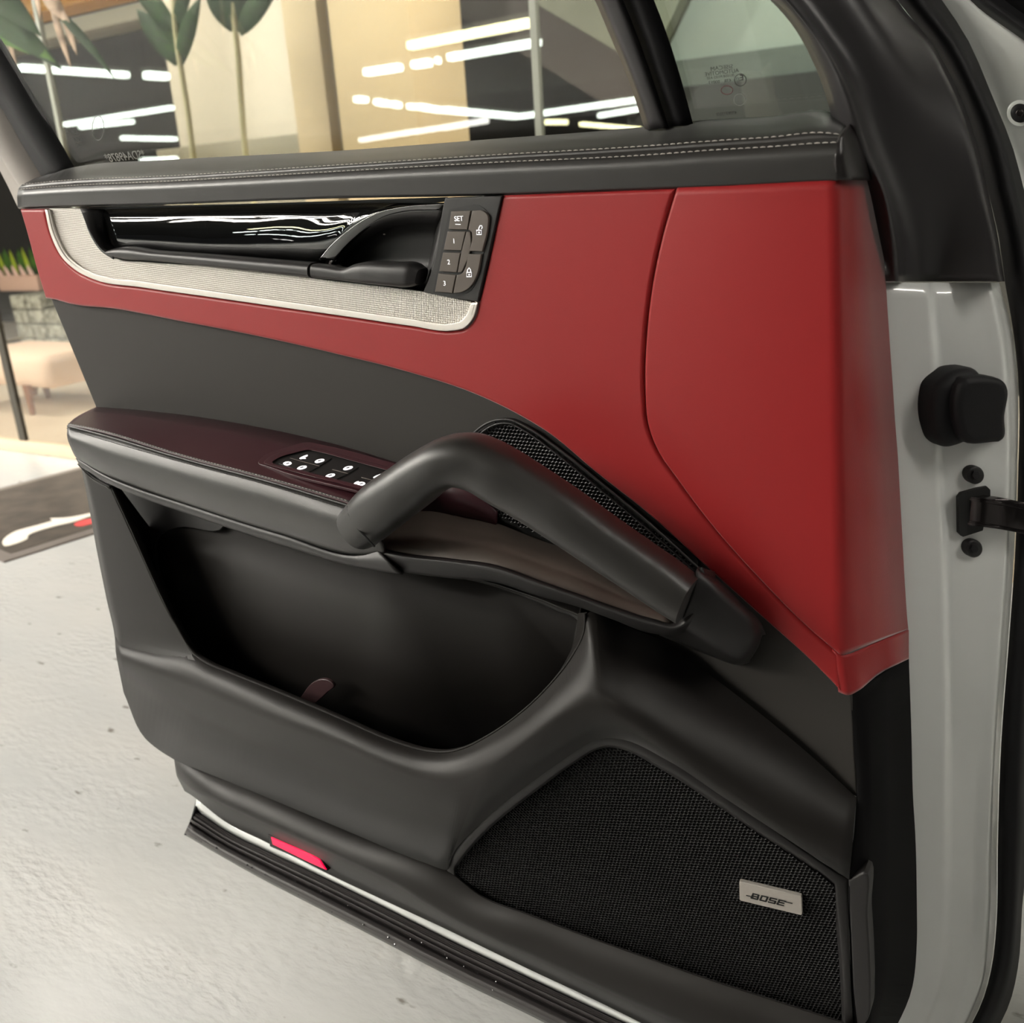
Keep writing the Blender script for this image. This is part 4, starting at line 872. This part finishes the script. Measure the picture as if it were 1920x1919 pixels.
segs = [((36, 127), (96, 131), .13, 'w'), ((98, 131), (240, 141), .13, 'w'), ((272, 141), (314, 144), .16, 'w'),
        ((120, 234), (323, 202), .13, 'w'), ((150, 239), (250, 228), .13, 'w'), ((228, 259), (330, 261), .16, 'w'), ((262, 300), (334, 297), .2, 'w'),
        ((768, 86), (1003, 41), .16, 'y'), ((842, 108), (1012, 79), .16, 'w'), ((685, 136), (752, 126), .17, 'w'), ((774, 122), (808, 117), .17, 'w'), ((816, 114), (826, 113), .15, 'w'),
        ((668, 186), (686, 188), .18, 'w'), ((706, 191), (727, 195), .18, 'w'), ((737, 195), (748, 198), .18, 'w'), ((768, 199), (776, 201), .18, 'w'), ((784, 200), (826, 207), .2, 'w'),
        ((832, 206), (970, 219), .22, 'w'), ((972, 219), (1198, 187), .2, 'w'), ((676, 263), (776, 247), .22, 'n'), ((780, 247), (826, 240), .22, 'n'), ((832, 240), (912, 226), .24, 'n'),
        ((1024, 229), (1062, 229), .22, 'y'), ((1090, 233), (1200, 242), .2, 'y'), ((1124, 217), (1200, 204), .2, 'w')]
mt = {'w': mt_w, 'y': mt_y, 'n': mat('dim_tube', (1, 1, 1), 0.5, emit=((1.0, 0.97, 0.93), LIGHT_E * 0.55))}
names = {'w': 'white ceiling tube mirrored in the partition', 'y': 'yellowish ceiling tube mirrored in the partition', 'n': 'dimmer ceiling tube mirrored in the partition'}
where = {}
for kk in 'wyn':
    for j, sg in enumerate(sorted([q for q in segs if q[3] == kk], key=lambda q: (q[0][0], q[0][1]))):
        row = 'at the window edge' if sg[0][1] > 215 else 'halfway up' if sg[0][1] > 150 else 'near the top'
        where[(sg[0], sg[1])] = ' %s, %s from the left' % (row, ['first', 'second', 'third', 'fourth', 'fifth', 'sixth', 'seventh', 'eighth', 'ninth', 'tenth', 'eleventh', 'twelfth', 'thirteenth', 'fourteenth', 'fifteenth', 'sixteenth', 'seventeenth', 'eighteenth', 'nineteenth', 'twentieth'][j])
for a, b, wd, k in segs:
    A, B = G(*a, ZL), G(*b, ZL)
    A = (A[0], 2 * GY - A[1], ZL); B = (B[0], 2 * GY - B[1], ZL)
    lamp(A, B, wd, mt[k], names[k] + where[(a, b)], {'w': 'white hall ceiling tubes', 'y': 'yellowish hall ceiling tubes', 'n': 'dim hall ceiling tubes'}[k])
def tubes(k): return mat('added_tube', (1, .95, .88), 0.5, emit=((1.0, 0.955, 0.87), NEAR_E * k * 0.72))
for y, k, xs_ in ((2.45, .16, ((-6.6, -4.2),)), (1.9, .10, ((-5.2, -2.2), (-9.0, -6.0))), (-0.2, 1.2, ((-9.0, -6.0),)), (-1.3, 1.2, ((-9.2, -6.2), (-6.0, -4.4))), (-2.4, .75, ((-9.2, -6.2), (-6.0, -4.2))), (-3.6, .95, ((-8.8, -5.8), (-5.6, -3.2))), (-4.6, .35, ((-7.4, -4.4),)), (-5.6, .25, ((-6.2, -3.2),)), (0.5, .42, ((1.5, 4.5),))):
    m_ = tubes(k)
    for x0, x1 in xs_:
        lamp((x0, y, 3.45), (x1, y, 3.45), 0.20, m_, 'bright linear ceiling light added out of view to brighten the car and floor', 'added ceiling lights out of view', 0.27)  # unseen lamps added to brighten the door, floor and hinge end

# glass partition: panes between thin joints
def gx(px, py): return G(px, py)[0]
j1, j0, j2 = Q(50, 845, GY)[0], Q(138, 862, GY)[0], Q(100, 175, GY)[0]; j3 = Q(1007, 140, GY)[0]
edges = [-9.5, j1 - 2.2, j1, j2, j3, j3 + 1.5, j3 + 3.0, j3 + 4.5]
M['joint'] = mat('pale_glass_joint', S((150, 152, 142)), 0.4); M['joint_dark'] = mat('dark_glass_joint', S((62, 58, 50)), 0.4)
for i, (a, b) in enumerate(zip(edges, edges[1:])):
    o = struct(link('window_%d' % (i + 1), box_bm(((a + b) / 2, GY + .0, 1.86), (b - a - 0.012, 0.004, 3.62)), M['shopglass']))
for i, x in enumerate(edges[1:-1]):
    dark = abs(x - j1) < 1e-6
    struct(link('trim_%d' % (i + 2), box_bm((x, GY, 1.86), (0.05 if dark else 0.022, 0.02, 3.62)), M['joint_dark'] if dark else M['joint']))
struct(link('trim_1', box_bm(((edges[0] + edges[-1]) / 2, GY, 0.03), (edges[-1] - edges[0], 0.05, 0.06), bevel=0.005), mat('beige_rail', S((205, 186, 160)), 0.45)))

# shop walls and column
M['wall'] = mat('warm_grey_wall', S((205, 196, 180)), 0.8)
M['wall_dark'] = mat('dark_taupe_wall', S((40, 37, 34)), 0.8)
M['wall_green'] = mat('pale_green_wall', S((168, 172, 162)), 0.7)
WY = 4.6
xa = Q(318, 150, WY)[0]; xb = Q(600, 150, WY)[0]
struct(link('wall_back', box_bm(((xa + xb) / 2, WY + 0.1, 1.85), (xb - xa, 0.2, 3.7)), M['wall']))
yb = 6.8
struct(link('wall_rear', box_bm((-8, yb + 0.1, 1.85), (30, 0.2, 3.7)), M['wall_dark']))
xs = Q(1180, 150, 5.2)[0]
struct(link('wall_side', box_bm(((xs + 6) / 2 , 5.3, 1.85), (6 - xs, 0.2, 3.7)), M['wall_green']))
zt = Q(1400, 150, 5.2)[2]; 
struct(link('baseboard_side', box_bm(((xs + 6) / 2, 5.18, zt / 2), (6 - xs, 0.06, zt), bevel=0.01), mat('dark_dado', S((46, 44, 42)), 0.6)))
zt2 = Q(1400, 98, 5.2)[2]
struct(link('trim_22', box_bm(((xs + 6) / 2, 5.185, (zt + zt2) / 2), (6 - xs, 0.03, zt2 - zt)), mat('grey_dado_band', S((104, 108, 102)), 0.6)))
zb = Q(450, 263, 4.4)[2]
struct(link('baseboard_back', box_bm(((xa + xb) / 2, 4.45, zb / 2), (xb - xa, 0.1, zb), bevel=0.008), mat('taupe_wainscot', S((142, 136, 118)), 0.7)))
px0 = Q(622, 100, 3.6); px1 = Q(772, 100, 3.6)
M['column'] = mat('cream_column', S((226, 202, 162)), 0.6)
struct(link('wall_column', box_bm(((px0[0] + px1[0]) / 2, 3.6 + 0.2, 1.85), (px1[0] - px0[0], 0.4, 3.7), bevel=0.01), M['column']))
# stand-off strip beside the wall
q0 = Q(535, 100, 4.2); q1 = Q(600, 100, 4.2)
struct(link('trim_20', box_bm(((q0[0] + q1[0]) / 2, 4.25, 1.85), (q1[0] - q0[0], 0.08, 3.7), bevel=0.01), mat('sand_post', S((196, 178, 146)), 0.7)))
# amber bulkhead top left and its white edge; slanted panels imitating a window reflection to the right
z0 = Q(220, 44, 6.0)[2]
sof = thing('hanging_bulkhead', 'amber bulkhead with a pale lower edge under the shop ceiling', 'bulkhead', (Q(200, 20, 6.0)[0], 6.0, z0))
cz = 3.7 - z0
link('bulkhead_face', box_bm((-0.6, 0.1, cz / 2 + 0.1), (4.4, 0.3, cz - 0.2)), mat('amber_panel_self_lit', S((176, 122, 48)), 0.5, emit=((0.75, 0.36, 0.08), 0.45)), sof)  # emission stands in for light falling on the amber face
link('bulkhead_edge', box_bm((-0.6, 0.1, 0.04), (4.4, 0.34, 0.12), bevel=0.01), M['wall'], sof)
s_a, s_b = Q(985, -5, 5.0), Q(1215, 130, 5.0)
sl = thing('window_reflection_panels', 'slanting grey panels imitating a reflection in the door window', 'reflection panel', tuple((s_a + s_b) / 2))
s_b = Q(1195, 118, 5.0); d = s_b - s_a; d /= np.linalg.norm(d); nrm = np.array([-d[2], 0, d[0]]); nrm = nrm if nrm[2] > 0 else -nrm
cc = (s_a + s_b) / 2
oc = [s_a - d * 1.0, s_b + d * 0.03, s_b + d * 0.03 + nrm * 1.1, s_a - d * 1.0 + nrm * 1.1]
bm = slab_bm(np.array(oc), (0, -1, 0), 0.1, 0.0, back=True); link('reflection_panel', bm, mat('grey_green_reflection', S((128, 128, 112)), 0.7), sl, origin=cc)
bm = slab_bm(np.array([oc[0] - nrm * .25, oc[1] - nrm * .25, oc[1], oc[0]]), (0, -1, 0), 0.14, 0.0, back=True); link('reflection_dark_band', bm, mat('dark_reflection', S((66, 58, 54)), 0.7), sl, origin=cc)

# ---- plants
def leaf_bm(bm, base, tip, width, up, fold=0.25, droop=0.15, n=9):
    base = Vector(base); tip = Vector(tip); ax = tip - base; L = ax.length; side = ax.cross(Vector(up)).normalized(); nn = side.cross(ax).normalized()
    mid = []; l_ = []; r_ = []
    for i in range(n + 1):
        t = i / n; w = width * (math.sin(math.pi * min(1, t * 0.93 + 0.07)) ** 0.8) * (1 - 0.25 * t)
        if i == n: w = 0.0005
        c = base + ax * t - Vector((0, 0, 1)) * droop * L * t * t
        mid.append(bm.verts.new(c)); l_.append(bm.verts.new(c + side * w + nn * w * fold)); r_.append(bm.verts.new(c - side * w + nn * w * fold))
    for i in range(n):
        bm.faces.new((mid[i], l_[i], l_[i+1], mid[i+1])); bm.faces.new((mid[i], mid[i+1], r_[i+1], r_[i]))
M['leaf'] = mat('green_leaf', S((34, 66, 22)), 0.65, spec=0.2, vary=(8, S((22, 44, 16)))); M['leaf2'] = mat('bright_leaf', S((80, 116, 38)), 0.65, spec=0.2, vary=(10, S((56, 92, 32))))
M['dry'] = mat('dry_leaf', S((190, 160, 134)), 0.6, vary=(18, S((120, 96, 74)))); M['stem'] = mat('pale_stem', S((196, 188, 148)), 0.6)
M['pot'] = mat('taupe_planter', S((120, 104, 84)), 0.7)
def potted(name, label, cx, cy, stems, leaves, pot=True):
    t = thing(name, label, 'plant', (cx, cy, 0))
    o = Vector((cx, cy, 0))
    if pot:
        bm = bmesh.new(); bmesh.ops.create_cone(bm, cap_ends=True, segments=20, radius1=0.15, radius2=0.2, depth=0.42, matrix=Matrix.Translation((0, 0, 0.21)))
        link('pot', bm, M['pot'], t)
    for st in stems:
        A = cr([(np.array(p), False) for p in st], 5)
        link('stem', tube_bm([Vector(p) - o for p in A], 0.014, 8), M['stem'], t)
    for b, e, w, up, mk in leaves:
        bm = bmesh.new(); leaf_bm(bm, Vector(b) - o, Vector(e) - o, w, up); bm.normal_update()
        link('leaf', bm, M[mk], t, smooth=80, solid=0.0015)
PY = 3.45
def q(x, y, yy=PY): return tuple(Q(x, y, yy))
vu = (0.3, -1, 0.2)
b1 = Q(356, 290, PY)[0] - .12
st = [q(362, 292), q(352, 210), q(338, 120), q(330, 60), q(325, -40)]
pl = [[(b1, PY, 0.4)] + st]
lv = [(q(338, 122), q(372, -30), .05, vu, 'leaf'), (q(334, 120), q(252, -8), .055, vu, 'leaf'), (q(330, 60), q(360, -70), .04, vu, 'leaf'), (q(332, 90), q(290, -20), .035, vu, 'leaf'), (q(330, 60), q(240, -60), .05, vu, 'leaf')]
potted('potted_palm', 'slim green palm with a pale stem, nearer the left frame of the door window', b1, PY, pl, lv)
b2 = Q(462, 285, PY + .1)[0] + .12; PB = PY + .1
q2 = lambda x, y: tuple(Q(x, y, PB))
pl = [[(b2, PB, 0.4), q2(460, 285), q2(453, 200), q2(447, 110), q2(440, 40), q2(436, -40)]]
lv = [(q2(440, 56), q2(385, -70), .07, vu, 'leaf'), (q2(441, 58), q2(455, -80), .075, vu, 'leaf'), (q2(450, 62), q2(520, -50), .06, vu, 'leaf')]
potted('potted_palm', 'palm with broad dark leaves, standing just left of the cream column', b2, PB, pl, lv)
PC = 2.35
q3 = lambda x, y: tuple(Q(x, y, PC))
b3 = Q(-560, 300, PC)[0]
fr = [(b3, PC, 0.4), q3(-540, 200), q3(-360, 0), q3(-180, -70), q3(-60, -60), q3(40, -70)]
vf = (0.2, -1, 0.5)
lv = [(q3(-60, -40), q3(60, 60), .05, vf, 'leaf'), (q3(-80, -10), q3(108, 82), .055, vf, 'leaf'), (q3(-60, 20), q3(96, 76), .04, vf, 'leaf2'), (q3(-40, 50), q3(62, 78), .03, vf, 'leaf2'), (q3(-70, -60), q3(70, 30), .06, vf, 'leaf'),
      (q3(62, -60), q3(74, 28), .014, vf, 'dry'), (q3(96, 10), q3(130, 112), .015, vf, 'dry'), (q3(118, 20), q3(142, 92), .016, vf, 'dry'), (q3(80, -20), q3(124, 30), .03, vf, 'dry'), (q3(16, 70), q3(30, 118), .010, vf, 'dry'), (q3(100, 14), q3(210, 118), .018, vf, 'leaf')]
potted('arching_palm', 'arching palm frond with browned tips over the rear corner of the window', b3, PC, [fr], lv)

# ---- things on the shop floor at the far left
FY = 3.4
sc_ = thing('ottoman', 'pale pink upholstered seat on tapered brown wooden legs behind the glass', 'stool', tuple(G(30, 760)))
o = Vector(sc_.location)
def sl_(p): return Vector(p) - o
s0_ = Q(88, 690, FY); wz = Q(80, 665, FY)[2]; wb = Q(60, 728, FY)[2]
xL = Q(-60, 700, FY)[0]; xR = Q(93, 690, FY)[0]
link('seat', box_bm(sl_(((xL + xR) / 2, FY + 0.22, (wz + wb) / 2)), (xR - xL, 0.5, wz - wb), bevel=0.06), mat('pink_fabric', S((226, 198, 174)), 0.85), sc_, smooth=80)
M['wood'] = mat('brown_wood', S((140, 92, 60)), 0.5)
for (ax, ay, bx_, by_, yy) in ((50, 722, 63, 783, FY - .02), (80, 708, 94, 758, FY + .36)):
    a_, b_ = Q(ax, ay, yy), Q(bx_, by_, yy); b_[2] = 0.0
    link('leg', tube_bm([sl_(a_), sl_(b_)], [0.028, 0.016], 10), M['wood'], sc_)
for xx, yy in ((xL + .06, FY), (xL + .06, FY + .4)):
    link('leg', tube_bm([sl_((xx, yy, wb + .02)), sl_((xx - .04, yy, 0))], [0.028, 0.016], 10), M['wood'], sc_)
# stepped plinth of rough blocks with glass jars
KY = 4.9
M['stone'] = mat('speckled_stone', S((188, 186, 172)), 0.5, bump=('voronoi', 26, 0.8, 0.02), vary=(22, S((110, 108, 96))))
M['jar'] = mat('smoky_glass_jar', S((120, 124, 114)), 0.12, spec=0.8)
k0 = Q(8, 560, KY); k1 = Q(58, 585, KY); k2 = Q(190, 585, KY); zf = Q(80, 690, KY)[2]
z1, z2 = Q(50, 552, KY)[2], Q(100, 582, KY)[2]
pln = thing('stepped_plinth', 'stepped plinth of pale speckled stone blocks on a beige base', 'plinth', ((k0[0] + k2[0]) / 2, KY + .25, 0))
o2 = Vector(pln.location)
bw_, bh = 0.2, 0.12
x = k0[0]; r = 0
nz = int((z1 - zf) / bh)
for i in range(nz):
    zc = zf + bh * (i + .5); xx = k0[0]; top = zc + bh / 2 < z2 + .03
    while xx < (k2[0] + .6 if top else k1[0]):
        link('block', box_bm(Vector((xx + bw_ / 2, KY + .25 + random.uniform(-.012, .012), zc)) - o2, (bw_ - .008, .4, bh - .008), bevel=.01), M['stone'], pln)
        xx += bw_
link('base', box_bm(Vector(((k0[0] + k2[0]) / 2 + .2, KY + .25, zf / 2 + .05)) - o2, (k2[0] - k0[0] + 1.4, .46, zf - .1), bevel=.01), mat('beige_base', S((190, 172, 138)), 0.6), pln)
link('toe_kick', box_bm(Vector(((k0[0] + k2[0]) / 2 + .2, KY + .3, .05)) - o2, (k2[0] - k0[0] + 1.4, .44, .1)), M['ink'], pln)
for i in range(9):
    px = 30 + i * 14; yy = KY + .0
    p = Q(px, 648 + (i % 3) * 6, KY - .06)
    t = thing('glass_jar', 'small smoky glass jar on the ledge before the stone plinth', 'jar', (p[0], KY - .06, zf), 'glass jars on the plinth ledge')
    bm = bmesh.new(); bmesh.ops.create_cone(bm, cap_ends=True, segments=12, radius1=.032, radius2=.03, depth=.09, matrix=Matrix.Translation((0, 0, .045))); link('body', bm, M['jar'], t, smooth=50)
    bm = bmesh.new(); bmesh.ops.create_cone(bm, cap_ends=True, segments=12, radius1=.02, radius2=.02, depth=.02, matrix=Matrix.Translation((0, 0, .1))); link('lid', bm, M['dark'], t, smooth=50)
ldg = struct(link('trim_21', box_bm(((k0[0] + k2[0]) / 2 + .2, KY - .04, zf - .015), (k2[0] - k0[0] + 1.4, .16, .03)), mat('ledge', S((200, 186, 156)), 0.5)))
# flowers in a pink box against the back wall
fl = thing('flower_box', 'pink flower box with yellow-green leaves beyond the glass, above the plinth', 'flowers', tuple(Q(45, 520, KY + .75)))
of = Vector(fl.location)
link('box', box_bm((0, .0, -.05), (.62, .16, .14), bevel=.01), mat('pink_box', S((214, 176, 158)), 0.7), fl)
link('shelf', box_bm((0, .05, -.22), (.9, .3, .2), bevel=.01), M['wall_dark'], fl)
for k in range(9):
    bm = bmesh.new(); leaf_bm(bm, (-.27 + k * .067, 0, 0), (-.3 + k * .075 + random.uniform(-.05, .05), -.03, .26 + random.uniform(-.05, .04)), .035, (0, -1, .1), droop=.05); link('leaf', bm, M['leaf2'] if k % 3 else mat('lime_leaf', S((160, 178, 40)), .5), fl, smooth=80, solid=.001)
for k in range(5):
    bm = bmesh.new(); leaf_bm(bm, (-.25 + k * .12, -.04, -.02), (-.27 + k * .12, -.08, .13), .04, (0, -1, .1), droop=.05); link('petal', bm, mat('pink_petal', S((226, 190, 178)), .6), fl, smooth=80, solid=.001)
kh = fl.location.z - .32

# floor mat with a white and red mark
m0 = thing('floor_mat', 'charcoal floor mat with a grey border and a white and red mark', 'mat', tuple(G(60, 960)))
om = Vector(m0.location)
g = lambda x, y, z=0.008: np.array(G(x, y, z)) - np.array(om)
A_, B_ = np.array(G(8, 1056)), np.array(G(175, 1003))
ex = (B_ - A_); ex /= np.linalg.norm(ex); Lm = 2.6
C_ = np.array(G(-30, 1046)); ey = np.array([-ex[1], ex[0], 0]); ey = ey if ey[1] > 0 else -ey
def rect(x0, x1, y0, y1): return [A_ + ex * x0 + ey * y0, A_ + ex * x1 + ey * y0, A_ + ex * x1 + ey * y1, A_ + ex * x0 + ey * y1]
up3 = (0, 0, 1)
bm = slab_bm(np.array(rect(0, Lm, 0, 1.0)) + [0, 0, .006], up3, .006, .002); link('border', bm, mat('grey_mat_border', S((112, 104, 98)), .7), m0, origin=om)
M['carpet'] = mat('charcoal_carpet', S((84, 76, 68)), 0.95, bump=('noise', 260, .5, .004), vary=(9, S((66, 60, 55))))
bm = slab_bm(np.array(rect(.05, Lm - .05, .06, .95)) + [0, 0, .008], up3, .004, .001); link('carpet', bm, M['carpet'], m0, origin=om)
def mark(name, pts, col):
    P_ = cr([(np.array(G(p[0], p[1], .0095)), len(p) > 2) for p in pts], 4, closed=True)
    bm = slab_bm(P_, up3, .001, 0); link(name, bm, mat(name + '_pile', S(col), .9), m0, origin=om)
mark('white_mark', [(5, 1020), (8, 1010), (30, 996), (66, 986), (98, 977, 'c'), (94, 972, 'c'), (130, 970), (172, 962, 'c'), (240, 950, 'c'), (240, 956, 'c'), (172, 967), (140, 978), (98, 988), (54, 1003), (50, 1011), (10, 1024)], (232, 224, 212))
mark('red_mark', [(139, 983), (150, 977), (175, 972), (215, 966), (215, 975), (172, 982), (150, 987)], (214, 74, 74))

# shop lamps
def area(name, loc, size, power, col, target):
    l = bpy.data.lights.new(name, 'AREA'); l.energy = power; l.size = size; l.color = col
    o = bpy.data.objects.new(name, l); COL.objects.link(o); o.location = loc
    o.rotation_euler = (Vector(target) - Vector(loc)).to_track_quat('-Z', 'Y').to_euler(); return o
def spot(name, loc, power, col, target, ang=70, r=0.03):
    l = bpy.data.lights.new(name, 'SPOT'); l.energy = power; l.color = col; l.spot_size = math.radians(ang); l.shadow_soft_size = r; l.spot_blend = .5
    o = bpy.data.objects.new(name, l); COL.objects.link(o); o.location = loc
    o.rotation_euler = (Vector(target) - Vector(loc)).to_track_quat('-Z', 'Y').to_euler(); return o
spot('shop_spot', (-4.6, 3.05, 3.4), SHOP_W * 6, (1, .97, .93), (-2.9, 4.5, 1.4), 80)
spot('shop_spot', (-5.6, 3.3, 3.4), SHOP_W * 5, (1, .9, .78), (-5.6, 4.0, .2), 110)
spot('shop_spot', (-1.2, 2.95, 3.4), SHOP_W * 11, (1, .93, .82), (-1.9, 3.6, 1.4), 70)
spot('shop_spot', (-0.6, 3.6, 3.4), SHOP_W * 8, (.95, 1, .97), (-1.2, 5.2, 1.6), 90)  # added out of view to brighten the pale side wall
